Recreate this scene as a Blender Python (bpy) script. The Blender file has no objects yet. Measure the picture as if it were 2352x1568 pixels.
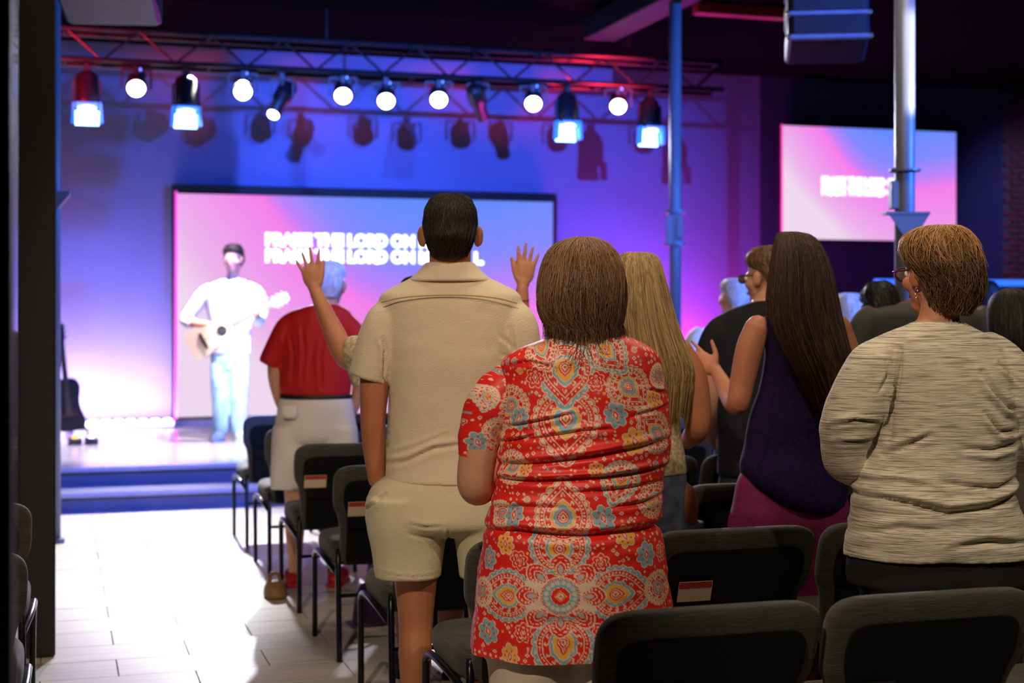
import bpy, math, random
import numpy as np
from mathutils import Vector, Matrix, Euler

# ------------------------------------------------------------------ camera
F, CX, HY, CZ = 3400.0, 1176.0, 715.0, 1.5          # focal length in px of the 2352 px frame, horizon row, eye height
TH = math.atan2(1049, 3400)                          # the camera looks this far right of the aisle
CT, ST = math.cos(TH), math.sin(TH)
scene = bpy.context.scene
COL = scene.collection
cam = bpy.data.objects.new('camera', bpy.data.cameras.new('camera'))
COL.objects.link(cam)
cam.location = (0, 0, CZ)
cam.rotation_euler = (math.pi/2, 0, -TH)
cam.data.sensor_width = 36
cam.data.lens = F/2352*36
cam.data.shift_y = -(784-HY)/2352
cam.data.dof.use_dof = True
cam.data.dof.focus_distance = 4.25
cam.data.dof.aperture_fstop = 3.0
scene.camera = cam
scene.view_settings.view_transform = 'Standard'
scene.view_settings.look = 'None'
scene.view_settings.exposure = 0.0
scene.view_settings.gamma = 1.0
scene.view_settings.use_curve_mapping = False

wd = bpy.data.worlds.new('dim_hall'); scene.world = wd
wd.use_nodes = True
wd.node_tree.nodes['Background'].inputs[0].default_value = (0.62, 0.60, 0.66, 1)
wd.node_tree.nodes['Background'].inputs[1].default_value = 0.004

def srgb(c):
    return tuple(((x/255)/12.92 if x/255 <= .04045 else ((x/255+.055)/1.055)**2.4) for x in c)

def aim(o, target):
    o.rotation_euler = (Vector(target)-Vector(o.location)).to_track_quat('-Z', 'Y').to_euler()

def spot(name, loc, target, energy, col, size=40, blend=.5, radius=.08):
    l = bpy.data.lights.new(name, 'SPOT'); o = bpy.data.objects.new(name, l); COL.objects.link(o)
    o.location = loc; l.energy = energy; l.color = col; l.spot_size = math.radians(size)
    l.spot_blend = blend; l.shadow_soft_size = radius; aim(o, target); return o

def area(name, loc, target, energy, col, sx, sy):
    l = bpy.data.lights.new(name, 'AREA'); o = bpy.data.objects.new(name, l); COL.objects.link(o)
    l.shape = 'RECTANGLE'; l.size = sx; l.size_y = sy
    o.location = loc; l.energy = energy; l.color = col; aim(o, target); return o

def shutter(o, left=None, bottom=None):
    """framing shutters of a profile spot: cut the beam with a straight edge"""
    l = o.data; l.use_nodes = True; nt = l.node_tree; nt.nodes.clear()
    out = nt.nodes.new('ShaderNodeOutputLight'); em = nt.nodes.new('ShaderNodeEmission')
    tc = nt.nodes.new('ShaderNodeTexCoord'); sx = nt.nodes.new('ShaderNodeSeparateXYZ')
    nt.links.new(tc.outputs['Normal'], sx.inputs[0])
    def ratio(a):
        n = nt.nodes.new('ShaderNodeMath'); n.operation = 'DIVIDE'
        ab = nt.nodes.new('ShaderNodeMath'); ab.operation = 'ABSOLUTE'
        nt.links.new(sx.outputs['Z'], ab.inputs[0])
        nt.links.new(sx.outputs[a], n.inputs[0]); nt.links.new(ab.outputs[0], n.inputs[1]); return n.outputs[0]
    last = None
    for a, v in (('X', left), ('Y', bottom)):
        if v is None: continue
        m = nt.nodes.new('ShaderNodeMapRange'); m.inputs[1].default_value = v-.006; m.inputs[2].default_value = v+.006
        nt.links.new(ratio(a), m.inputs[0])
        if last is None: last = m.outputs[0]
        else:
            mu = nt.nodes.new('ShaderNodeMath'); mu.operation = 'MULTIPLY'
            nt.links.new(last, mu.inputs[0]); nt.links.new(m.outputs[0], mu.inputs[1]); last = mu.outputs[0]
    nt.links.new(last, em.inputs['Strength']); nt.links.new(em.outputs[0], out.inputs[0])

# ------------------------------------------------------------------ lights of the hall and the stage
WARM = (1.0, .83, .63)
spot('house_light', (-.8, .8, 4.2), (1.8, 4.6, 1.15), 530, WARM, 60, .6, .07)
spot('house_light', (3.3, 1.2, 4.2), (2.7, 4.8, 1.15), 190, WARM, 60, .7, .08)
area('house_downlight', (1.6, 4.8, 4.15), (1.6, 4.8, 0), 40, WARM, 1.4, .6)
area('house_downlight', (4.2, 6.2, 4.15), (4.2, 6.2, 0), 36, WARM, 1.4, .6)
b = spot('blue_profile', (-.6, 2.0, 3.75), (4.15, 16, 2.35), 21000, (.07, .17, 1.0), 29, .95, .06)
shutter(b, left=-.158)
spot('blue_wash', (.6, 13.0, 3.5), (.4, 16, .9), 560, (.15, .15, 1.0), 60, 1, .1)
spot('blue_wash', (6.0, 13.0, 3.5), (6.0, 16, 1.0), 620, (.10, .10, 1.0), 58, 1, .1)
spot('magenta_wash', (-.9, 13.2, 3.5), (-.7, 16, 1.7), 50, (1.0, .08, .7), 70, 1, .1)
area('wall_uplight', (.2, 15.72, .40), (.2, 15.92, 1.6), 58, (1.0, .42, .95), 2.4, .1)
area('wall_uplight', (.2, 15.45, .40), (.4, 15.98, .9), 80, (1.0, .86, 1.0), 2.2, .1)
area('wall_uplight', (6.6, 15.66, .40), (6.6, 15.92, 1.7), 300, (1.0, .06, .70), 1.3, .1)
spot('stage_key', (1.6, 13.3, 3.6), (.9, 13.4, .3), 3300, (.98, .88, 1.0), 54, .6, .1)
spot('stage_key', (1.4, 8.6, 4.1), (2.1, 13.5, 1.2), 7500, (.96, .96, 1.0), 17, .6, .1)
spot('stage_blue', (1.0, 5.2, 4.1), (.9, 11.6, .15), 3400, (.04, .09, 1.0), 17, .6, .1)
spot('aisle_key', (1.2, 13.4, 3.6), (.45, 10.2, 0), 4600, (.95, .95, 1.0), 46, .9, .1)
spot('aisle_key', (2.2, 13.4, 3.6), (.9, 6.9, 0), 3200, (.82, .82, 1.0), 36, 1, .1)
spot('back_light', (4.2, 13.4, 3.6), (3.4, 6.8, 1.3), 1500, (.80, .82, 1.0), 52, .9, .1)
spot('red_wash', (-.5, 12.3, 3.3), (.5, 13.6, 3.78), 620, (1, .02, .06), 44, .9, .05)
spot('red_wash', (5.4, 12.3, 3.3), (5.2, 13.6, 3.80), 620, (1, .02, .06), 44, .9, .05)
spot('red_wash', (4.7, 13.9, 3.5), (4.86, 12.9, 4.05), 60, (1, .02, .06), 60, .8, .05)
spot('pole_spot', (8.6, 2.8, 3.7), (4.46, 7.1, 2.86), 9000, (1, 1, 1), 5.6, .25, .04)
spot('pole_blue', (9.2, 2.6, 3.9), (4.7, 8.4, 2.7), 9000, (.04, .18, 1.0), 40, .5, .08)
spot('speaker_blue', (2.6, 5.0, 2.6), (4.9, 8.9, 3.4), 60, (.3, .35, 1.0), 40, .8, .08)
spot('speaker_blue', (1.2, 5.6, 2.5), (.3, 8.6, 3.3), 60, (.35, .35, 1.0), 40, .8, .08)
spot('brick_violet', (11.2, 13.4, 3.6), (11.9, 16, 2.4), 160, (.42, .34, 1.0), 70, .9, .08)

# ------------------------------------------------------------------ materials
MATS = {}
def nd(nt, t, **kw):
    n = nt.nodes.new(t)
    for k, v in kw.items(): setattr(n, k, v)
    return n

def mat(name, col, rough=.6, metal=0, spec=.4, var=None, bump=None, emit=0, ecol=None, sheen=0, coords='Object'):
    """col 0-255 sRGB; var = (scale or xyz scale, second colour, contrast); bump = (scale xyz, strength)"""
    if name in MATS: return MATS[name]
    m = bpy.data.materials.new(name); m.use_nodes = True; nt = m.node_tree
    p = nt.nodes['Principled BSDF']; c = srgb(col)+(1,)
    p.inputs['Base Color'].default_value = c; p.inputs['Roughness'].default_value = rough
    p.inputs['Metallic'].default_value = metal; p.inputs['Specular IOR Level'].default_value = spec
    if sheen: p.inputs['Sheen Weight'].default_value = sheen
    tc = nd(nt, 'ShaderNodeTexCoord')
    def noise(sc, detail=4):
        mp = nd(nt, 'ShaderNodeMapping'); nt.links.new(tc.outputs[coords], mp.inputs[0])
        mp.inputs['Scale'].default_value = sc if isinstance(sc, tuple) else (sc, sc, sc)
        n = nd(nt, 'ShaderNodeTexNoise'); n.inputs['Scale'].default_value = 1; n.inputs['Detail'].default_value = detail
        nt.links.new(mp.outputs[0], n.inputs['Vector']); return n.outputs[0]
    if var:
        r = nd(nt, 'ShaderNodeValToRGB'); k = var[2] if len(var) > 2 else .25
        r.color_ramp.elements[0].position = .5-k; r.color_ramp.elements[1].position = .5+k
        r.color_ramp.elements[0].color = c; r.color_ramp.elements[1].color = srgb(var[1])+(1,)
        nt.links.new(noise(var[0]), r.inputs[0]); nt.links.new(r.outputs[0], p.inputs['Base Color'])
    if bump:
        b = nd(nt, 'ShaderNodeBump'); b.inputs['Strength'].default_value = bump[1]; b.inputs['Distance'].default_value = .004
        nt.links.new(noise(bump[0], 3), b.inputs['Height']); nt.links.new(b.outputs[0], p.inputs['Normal'])
    if emit:
        p.inputs['Emission Color'].default_value = (srgb(ecol) if ecol else c[:3])+(1,); p.inputs['Emission Strength'].default_value = emit
    MATS[name] = m; return m

def hair_mat(name, dark, light, rough=.5):
    """strand colour from the per-strand 'tint' attribute"""
    m = bpy.data.materials.new(name); m.use_nodes = True; nt = m.node_tree; p = nt.nodes['Principled BSDF']
    a = nd(nt, 'ShaderNodeAttribute'); a.attribute_name = 'tint'
    r = nd(nt, 'ShaderNodeValToRGB'); r.color_ramp.elements[0].color = srgb(dark)+(1,); r.color_ramp.elements[1].color = srgb(light)+(1,)
    nt.links.new(a.outputs['Fac'], r.inputs[0]); nt.links.new(r.outputs[0], p.inputs['Base Color'])
    p.inputs['Roughness'].default_value = rough; p.inputs['Specular IOR Level'].default_value = .35
    tc = nd(nt, 'ShaderNodeTexCoord'); mp = nd(nt, 'ShaderNodeMapping'); mp.inputs['Scale'].default_value = (260, 260, 14)
    n = nd(nt, 'ShaderNodeTexNoise'); n.inputs['Scale'].default_value = 1; b = nd(nt, 'ShaderNodeBump')
    b.inputs['Strength'].default_value = .5; b.inputs['Distance'].default_value = .003
    nt.links.new(tc.outputs['Object'], mp.inputs[0]); nt.links.new(mp.outputs[0], n.inputs['Vector'])
    nt.links.new(n.outputs[0], b.inputs['Height']); nt.links.new(b.outputs[0], p.inputs['Normal'])
    MATS[name] = m; return m

# ------------------------------------------------------------------ mesh helpers
def W(px, py, d):
    u = (px-CX)/F*d
    return Vector((u*CT+d*ST, -u*ST+d*CT, CZ-(py-HY)/F*d))
def on_y(px, py, Y):
    return W(px, py, Y/(CT-(px-CX)/F*ST))

def cr(a, n):
    """Catmull-Rom resample of rows"""
    a = np.asarray(a, float); k = len(a)
    if k < 3:
        t = np.linspace(0, 1, n)[:, None]; return a[0]*(1-t)+a[-1]*t
    P = np.vstack([2*a[0]-a[1], a, 2*a[-1]-a[-2]])
    t = np.linspace(0, k-1, n); i = np.minimum(t.astype(int), k-2); f = (t-i)[:, None]
    p0, p1, p2, p3 = P[i], P[i+1], P[i+2], P[i+3]
    return .5*(2*p1+(p2-p0)*f+(2*p0-5*p1+4*p2-p3)*f*f+(3*p1-p0-3*p2+p3)*f**3)

class Vol:
    def __init__(s): s.v = []; s.f = []; s.n = 0; s.attr = []
    def add(s, v, f, tint=None):
        v = np.asarray(v, float); s.v.append(v); o = s.n
        s.f += [tuple(i+o for i in q) for q in f]; s.n += len(v)
        s.attr.append(np.full(len(v), .3) if tint is None else np.asarray(tint, float)); return s
    def arrays(s): return np.vstack(s.v), s.f
    def box(s, c, h, rot=None, bev=0):
        c = np.array(c, float); x, y, z = h
        if bev:
            v = []; f = []
            for k in (-1, 1):
                for (a, e) in ((1, 0), (0, 1)):
                    pass
            b = min(bev, x*.9, y*.9, z*.9); L = []
            for zz, ins in ((-z, b), (-z+b, 0), (z-b, 0), (z, b)):
                xx, yy = x-ins, y-ins
                L.append([(xx, yy-b, zz), (xx-b, yy, zz), (-xx+b, yy, zz), (-xx, yy-b, zz), (-xx, -yy+b, zz), (-xx+b, -yy, zz), (xx-b, -yy, zz), (xx, -yy+b, zz)])
            v = np.array([p for r in L for p in r]); f = []
            for r in range(3):
                for i in range(8): j = (i+1) % 8; f.append((r*8+i, r*8+j, r*8+8+j, r*8+8+i))
            f.append(tuple(range(7, -1, -1))); f.append(tuple(range(24, 32)))
        else:
            v = np.array([(a*x, b_*y, e*z) for e in (-1, 1) for b_ in (-1, 1) for a in (-1, 1)], float)
            f = [(0, 2, 3, 1), (4, 5, 7, 6), (0, 1, 5, 4), (2, 6, 7, 3), (0, 4, 6, 2), (1, 3, 7, 5)]
        if rot is not None: v = v @ np.array(Euler(rot).to_matrix()).T
        return s.add(v+c, f)
    def tube(s, pts, rad, n=10, sub=3, caps=True, round_=False, tint=None):
        pts = np.asarray(pts, float); rad = np.broadcast_to(np.asarray(rad, float), (len(pts),)) if np.ndim(rad) < 2 else rad
        m = (len(pts)-1)*sub+1
        P = cr(pts, m) if sub > 1 else pts; R = cr(np.array(rad, float)[:, None], m)[:, 0] if sub > 1 else np.array(rad, float)
        if round_:                                              # rounded ends
            d0 = P[0]-P[1]; d0 /= np.linalg.norm(d0)+1e-9; d1 = P[-1]-P[-2]; d1 /= np.linalg.norm(d1)+1e-9
            P = np.vstack([P[0]+d0*R[0]*.85, P[0]+d0*R[0]*.55, P, P[-1]+d1*R[-1]*.55, P[-1]+d1*R[-1]*.85])
            R = np.concatenate([[R[0]*.4, R[0]*.8], R, [R[-1]*.8, R[-1]*.4]])
        T = np.gradient(P, axis=0); T /= np.linalg.norm(T, axis=1)[:, None]+1e-12
        up = np.array([0, 0, 1.]) if abs(T[0][2]) < .9 else np.array([0, 1., 0])
        N = np.cross(up, T[0]); N /= np.linalg.norm(N); an = np.linspace(0, 2*np.pi, n, endpoint=False); V = []
        for i in range(len(P)):
            N = N-T[i]*np.dot(N, T[i]); N /= np.linalg.norm(N)+1e-12; B = np.cross(T[i], N)
            V.append(P[i]+R[i]*(np.cos(an)[:, None]*N+np.sin(an)[:, None]*B))
        V = np.vstack(V); f = []
        for r in range(len(P)-1):
            for i in range(n): j = (i+1) % n; f.append((r*n+i, r*n+j, r*n+n+j, r*n+n+i))
        if caps: f.append(tuple(range(n-1, -1, -1))); f.append(tuple(range((len(P)-1)*n, len(P)*n)))
        return s.add(V, f, None if tint is None else np.full(len(V), tint))
    def ell(s, c, r, rot=None, n=18, m=11):
        th = np.linspace(0, np.pi, m)[1:-1]; ph = np.linspace(0, 2*np.pi, n, endpoint=False)
        v = [(0, 0, 1.)]+[(math.sin(t)*math.cos(p), math.sin(t)*math.sin(p), math.cos(t)) for t in th for p in ph]+[(0, 0, -1.)]
        f = []; k = m-2
        for i in range(n): f.append((0, 1+i, 1+(i+1) % n))
        for q in range(k-1):
            for i in range(n): j = (i+1) % n; f.append((1+q*n+i, 1+q*n+n+i, 1+q*n+n+j, 1+q*n+j))
        for i in range(n): f.append((1+k*n, 1+(k-1)*n+(i+1) % n, 1+(k-1)*n+i))
        v = np.array(v)*np.array(r)
        if rot is not None: v = v @ np.array(Euler(rot).to_matrix()).T
        return s.add(v+np.array(c), f)
    def loft(s, rows, na=36, nz=None, p=2.2, tint=None):
        """rows: z, cx, a, cy, bf, bb   (bf = depth in front, bb = depth behind)"""
        R = cr(rows, nz or len(rows)*4); ph = np.linspace(0, 2*np.pi, na, endpoint=False)
        V = loft_pts(R[:, None, :], ph[None, :], p).reshape(-1, 3); m = len(R); f = []
        for r in range(m-1):
            for i in range(na): j = (i+1) % na; f.append((r*na+i, r*na+na+i, r*na+na+j, r*na+j))
        f.append(tuple(range(na))); f.append(tuple(range(m*na-1, (m-1)*na-1, -1)))
        if rows[0][0] < rows[-1][0]: f = [q[::-1] for q in f]
        return s.add(V, f, tint)
    def prism(s, poly, h, axis='y', off=0.0):
        """closed 2-D outline (x, z) extruded along y"""
        k = len(poly); v = [(x, off-h, z) for x, z in poly]+[(x, off+h, z) for x, z in poly]
        f = [tuple(range(k)), tuple(range(2*k-1, k-1, -1))]+[(i, k+i, k+(i+1) % k, (i+1) % k) for i in range(k)]
        return s.add(v, f)
    def build(s, name, material, parent=None, smooth=False, tint=False, loc=None):
        me = bpy.data.meshes.new(name); v, f = s.arrays(); me.from_pydata(v.tolist(), [], f); me.update()
        if tint:
            at = me.attributes.new('tint', 'FLOAT', 'POINT'); at.data.foreach_set('value', np.concatenate(s.attr))
        return link(name, me, material, parent, smooth, loc)

def loft_pts(R, ph, p):
    c, s_ = np.cos(ph), np.sin(ph); e = 2/p
    x = R[..., 1]+R[..., 2]*np.sign(c)*np.abs(c)**e
    b = np.where(s_ > 0, R[..., 4], R[..., 5]); y = R[..., 3]+b*np.sign(s_)*np.abs(s_)**e
    return np.stack([x, y, np.broadcast_to(R[..., 0], x.shape)], -1)

def link(name, me, material, parent=None, smooth=False, loc=None):
    if material is not None: me.materials.append(material)
    if smooth: me.polygons.foreach_set('use_smooth', [True]*len(me.polygons))
    o = bpy.data.objects.new(name, me); COL.objects.link(o)
    if parent is not None: o.parent = parent
    if loc is not None: o.location = loc
    return o

def empty(name, label, cat, loc=(0, 0, 0), rz=0, group=None):
    o = bpy.data.objects.new(name, None); COL.objects.link(o); o.location = loc; o.rotation_euler = (0, 0, rz)
    o.empty_display_size = .1
    return tag(o, label, cat, group)
def tag(o, label, cat, group=None):
    o['label'] = label; o['category'] = cat
    if group: o['group'] = group
    return o
def struct(o, label=None):
    o['kind'] = 'structure'
    if label: o['label'] = label
    return o
def copy_tree(o, parent=None):
    c = o.copy(); COL.objects.link(c); c.parent = parent
    for ch in list(o.children): copy_tree(ch, c)
    return c

def vnoise(p, seed=0):
    """smooth value noise, numpy"""
    i = np.floor(p).astype(np.int64); f = p-i; f = f*f*(3-2*f)
    def h(a, b, c):
        n = (a*374761393+b*668265263+c*1274126177+seed*974634533) & 0x7fffffff
        n = ((n ^ (n >> 13))*1103515245) & 0x7fffffff; return ((n ^ (n >> 16)) & 0xffff)/65535.0
    r = 0
    for a in (0, 1):
        for b in (0, 1):
            for c in (0, 1):
                w = (f[:, 0] if a else 1-f[:, 0])*(f[:, 1] if b else 1-f[:, 1])*(f[:, 2] if c else 1-f[:, 2])
                r = r+w*h(i[:, 0]+a, i[:, 1]+b, i[:, 2]+c)
    return r*2-1

def remesh(vol, voxel, smooth=4, factor=.5):
    """one continuous skin around overlapping volumes"""
    v, f = vol.arrays(); me = bpy.data.meshes.new('tmp'); me.from_pydata(v.tolist(), [], f); me.update()
    o = bpy.data.objects.new('tmp', me); COL.objects.link(o)
    r = o.modifiers.new('r', 'REMESH'); r.mode = 'VOXEL'; r.voxel_size = voxel
    if smooth:
        sm = o.modifiers.new('s', 'SMOOTH'); sm.factor = factor; sm.iterations = smooth
    dg = bpy.context.evaluated_depsgraph_get(); dg.update()
    out = bpy.data.meshes.new_from_object(o.evaluated_get(dg))
    bpy.data.objects.remove(o); bpy.data.meshes.remove(me); return out

def get_v(me):
    a = np.empty(len(me.vertices)*3); me.vertices.foreach_get('co', a); a = a.reshape(-1, 3)
    n = np.empty(len(me.vertices)*3); me.vertices.foreach_get('normal', n); return a, n.reshape(-1, 3)

def polydist(P, line):
    """distance of 2-D points to a polyline and signed side (above +)"""
    best = np.full(len(P), 9.); side = np.zeros(len(P)); par = np.zeros(len(P)); L = len(line)-1
    for i in range(L):
        a = np.array(line[i]); b = np.array(line[i+1]); d = b-a; t = np.clip(((P-a)@d)/(d@d), 0, 1)
        q = P-(a+t[:, None]*d); r = np.linalg.norm(q, axis=1); m = r < best
        best[m] = r[m]; side[m] = np.sign(d[0]*q[m, 1]-d[1]*q[m, 0]); par[m] = (i+t[m])/L
    return best, side, par

def fold_disp(v, folds, back=True):
    """creases seen on the back: a groove along each line with a rounded roll on its upper side"""
    disp = np.zeros(len(v)); P = v[:, [0, 2]]
    for line, w, dep in folds:
        r, s, t = polydist(P, line); e = np.sin(np.pi*np.clip(t, .03, .97))**.5; sr = r*np.where(s == 0, 1, s)
        g = -np.exp(-(sr/(w*.35))**2)+.9*np.exp(-((sr-w*.9)/(w*.6))**2)+.35*np.exp(-((sr+w*1.0)/(w*.7))**2)
        disp += dep*e*g*np.where(v[:, 1] < .06, 1, 0)
    return disp
# ------------------------------------------------------------------ the hall
m_black = mat('black_paint', (14, 14, 16), .75, var=((3, 3, 3), (20, 20, 23)))
m_wall = mat('stage_wall_paint', (106, 104, 148), .85, spec=.15, var=((2, 2, 2), (111, 109, 153)), bump=((60, 60, 60), .15))
m_dark = mat('dark_wall_paint', (30, 30, 36), .8, var=((2, 2, 2), (36, 36, 42)))
m_ceil = mat('ceiling_black', (4, 4, 5), 1.0, spec=.02, var=((2, 2, 2), (6, 5, 7)))
m_grout = mat('grout', (158, 150, 142), .8, var=((30, 30, 30), (148, 140, 132)))
m_steel = mat('black_steel', (16, 16, 18), .38, .3, var=((20, 20, 20), (24, 24, 27)))
m_tile = mat('wood_look_tile', (190, 180, 168), .38, spec=.5, var=((2.2, 26, 26), (166, 154, 142), .22), bump=((3, 60, 60), .08))

def slab(name, x0, x1, y0, y1, z0, z1, m, parent=None):
    return Vol().box(((x0+x1)/2, (y0+y1)/2, (z0+z1)/2), ((x1-x0)/2, (y1-y0)/2, (z1-z0)/2)).build(name, m, parent)

floor = struct(slab('floor', -4, 14, -3, 16.4, -.12, -.012, m_grout), 'pale wood-look tile floor')
tile_me = None
TW, TD, G = .62, .30, .0022
k = 0
far_tiles = Vol()
for r in range(int((11.5+3)/TD)+1):
    y = -3+r*TD
    for c in range(-7, 23):
        x = c*TW+(r % 2)*TW*.5-.06
        inside = -.75 < x < 2.55 and 4.55 < y < 11.3
        if inside:
            if tile_me is None:
                t = Vol().box((0, 0, -.006), (TW/2-G, TD/2-G, .006), bev=.001).build('tile', m_tile, floor); tile_me = t.data
            else:
                t = bpy.data.objects.new('tile', tile_me); COL.objects.link(t); t.parent = floor
            t.location = (x+TW/2, y+TD/2, random.Random(k).uniform(-.0008, .0004)); k += 1
        else:
            far_tiles.add([(x+G, y+G, -.001), (x+TW-G, y+G, -.001), (x+TW-G, y+TD-G, -.001), (x+G, y+TD-G, -.001)], [(0, 1, 2, 3)])
ft = far_tiles.build('tile_field', m_tile, floor); ft['kind'] = 'stuff'

struct(slab('wall_stage', -4, 11.35, 16.0, 16.3, 0, 4.4, m_wall), 'stage wall washed with blue and pink light')
struct(slab('wall_left', -4.2, -4, -3, 16.4, 0, 4.4, m_dark), 'dark left side wall')
struct(slab('wall_right', 13.8, 14, -3, 16.4, 0, 4.4, m_dark), 'dark right side wall')
struct(slab('wall_back', -4, 14, -3.2, -3, 0, 4.4, m_dark), 'dark rear wall')
struct(slab('wall_corner', 8.0, 11.36, 15.94, 16.01, 0, 4.39, mat('navy_wall', (58, 58, 92), .85, spec=.15, var=((2, 2, 2), (63, 63, 97)))), 'dark navy wall panel behind the side screen')
struct(slab('ceiling', -4.2, 14, -3.2, 16.4, 4.3, 4.45, m_ceil), 'black ceiling')

# brick stretch of wall at the far right
m_brick = mat('old_brick', (120, 74, 66), .85, var=((9, 9, 9), (86, 58, 60), .2), bump=((60, 60, 60), .5))
m_mortar = mat('mortar', (96, 90, 92), .9, var=((30, 30, 30), (80, 76, 80)))
bw = struct(slab('wall_brick', 11.36, 13.8, 15.95, 16.25, 0, 4.3, m_mortar), 'old brick wall at the far right')
bme = None; i = 0
for r in range(57):
    z = .04+r*.075
    if z < 1.55: continue
    for c in range(6):
        x = 11.38+c*.215+(r % 2)*.1
        if bme is None:
            o = Vol().box((0, 0, 0), (.1, .03, .032), bev=.006).build('brick', m_brick, bw); bme = o.data
        else:
            o = bpy.data.objects.new('brick', bme); COL.objects.link(o); o.parent = bw
        rr = random.Random(i); i += 1
        o.location = (x+.1, 15.945+rr.uniform(-.008, .006), z); o.rotation_euler = (0, rr.uniform(-.02, .02), rr.uniform(-.03, .03))

# stage: deck, riser, step
st = empty('stage', 'low stage platform with one step along its front', 'stage', (4.5, 13.5, 0))
m_deck = mat('stage_deck', (150, 146, 156), .2, spec=.6, var=((1.5, 12, 2), (138, 134, 146)))
m_riser = mat('stage_riser', (84, 84, 100), .5, var=((3, 3, 3), (74, 74, 90)))
Vol().box((0, .39, .28), (7.0, 2.03, .02), bev=.006).build('deck', m_deck, st)
Vol().box((0, .41, .13), (6.96, 1.99, .129)).build('riser', m_riser, st)
Vol().box((0, -1.80, .130), (7.0, .22, .02), bev=.006).build('step_tread', m_deck, st)
Vol().box((0, -1.78, .055), (6.96, .19, .0545)).build('step_riser', m_riser, st)

# ------------------------------------------------------------------ screens
def screen_mat(name, w, h):
    m = bpy.data.materials.new(name); m.use_nodes = True; nt = m.node_tree; nt.nodes.clear()
    out = nd(nt, 'ShaderNodeOutputMaterial'); em = nd(nt, 'ShaderNodeEmission'); tc = nd(nt, 'ShaderNodeTexCoord')
    sp = nd(nt, 'ShaderNodeSeparateXYZ'); nt.links.new(tc.outputs['Generated'], sp.inputs[0])
    def ma(op, a, b=None, c=None):
        n = nd(nt, 'ShaderNodeMath', operation=op)
        for i, x in enumerate((a, b, c)):
            if x is None: continue
            if isinstance(x, (int, float)): n.inputs[i].default_value = x
            else: nt.links.new(x, n.inputs[i])
        return n.outputs[0]
    u, v = sp.outputs['X'], sp.outputs['Z']
    du = ma('SUBTRACT', u, .78); q = ma('MULTIPLY', ma('MULTIPLY', du, du), 1.55)
    wob = ma('MULTIPLY', ma('SINE', ma('MULTIPLY', u, 9.0)), .03)
    s = ma('SUBTRACT', ma('SUBTRACT', ma('SUBTRACT', v, .47), q), wob)
    nz = nd(nt, 'ShaderNodeTexNoise'); nz.inputs['Scale'].default_value = 1.6; nz.inputs['Detail'].default_value = 0
    nt.links.new(tc.outputs['Generated'], nz.inputs['Vector'])
    s = ma('ADD', s, ma('MULTIPLY', ma('SUBTRACT', nz.outputs[0], .5), .22))
    r = nd(nt, 'ShaderNodeValToRGB'); e = r.color_ramp.elements
    t = ma('ADD', ma('MULTIPLY', s, .6), .55); nt.links.new(t, r.inputs[0])
    stops = [(.06, (240, 216, 240)), (.20, (238, 180, 236)), (.38, (240, 150, 238)), (.52, (246, 128, 234)), (.58, (192, 130, 250)), (.67, (136, 138, 255)), (.82, (100, 140, 255))]
    e[0].position = stops[0][0]; e[0].color = srgb(stops[0][1])+(1,); e[1].position = stops[-1][0]; e[1].color = srgb(stops[-1][1])+(1,)
    for p_, c_ in stops[1:-1]: x = e.new(p_); x.color = srgb(c_)+(1,)
    nt.links.new(r.outputs[0], em.inputs[0]); em.inputs[1].default_value = 1.0
    nt.links.new(em.outputs[0], out.inputs[0]); return m

m_text = mat('lyric_white', (255, 255, 255), .5, emit=1.6)
m_edge = mat('screen_edge_glow', (255, 60, 190), .5, emit=.75, ecol=(255, 70, 190))
def text_mesh(body, size, bold, name, parent, loc, width=None):
    cu = bpy.data.curves.new('t', 'FONT'); cu.body = body; cu.size = size; cu.offset = bold; cu.resolution_u = 4; cu.extrude = .002
    o = bpy.data.objects.new('t', cu); COL.objects.link(o); dg = bpy.context.evaluated_depsgraph_get(); dg.update()
    me = bpy.data.meshes.new_from_object(o.evaluated_get(dg)); bpy.data.objects.remove(o)
    v, n = get_v(me); v[:, 0] -= v[:, 0].min()
    if width: v[:, 0] *= width/v[:, 0].max()
    v = np.stack([v[:, 0], -v[:, 2]*1.0, v[:, 1]], 1); me.vertices.foreach_set('co', v.ravel()); me.update()
    return link(name, me, m_text, parent, False, loc)

def screen(label, x0, x1, z0, z1, y, fr, tx, ts=31):
    w, h = x1-x0, z1-z0
    root = empty('led_screen', label, 'screen', ((x0+x1)/2, y, z0))
    Vol().box((0, .05, h/2+fr*.35), (w/2+fr*.5, .06, h/2+fr*.65), bev=.01).build('housing', m_black, root)
    Vol().box((0, -.015, h/2), (w/2, .006, h/2)).build('display', screen_mat('screen_picture', w, h), root)
    e = Vol(); t = .012*w/4
    e.box((-w/2-t, -.013, h/2), (t, .009, h/2+2*t)); e.build('edge_strip', m_edge, root)
    sx, sz = w/860, h/502
    for (txt, px, py, wd_) in tx:
        text_mesh(txt, ts*sx*1.16, .0062*w/4.15*2.2*ts/31, 'lyric_line', root, (-w/2+px*sx, -.024, h-py*sz), wd_*sx)
    return root
LY = [('PRAISE THE LORD ON M', 190, 113, 375), ('PRAISE THE LORD ON M', 190, 150, 375), ('L.', 668, 151, 24)]
LS = [('PRAISE THE LORD ON M', 186, 256, 428), ('PRAISE THE LORD ON M', 186, 300, 428)]
screen('large stage screen showing two white lyric lines behind the guitarist', 1.22, 5.37, .395, 2.735, 15.86, .1, LY)
screen('small side screen high on the dark wall at right with lyric lines', 8.22, 10.58, 2.36, 3.70, 15.80, .03, LS, 40)

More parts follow.
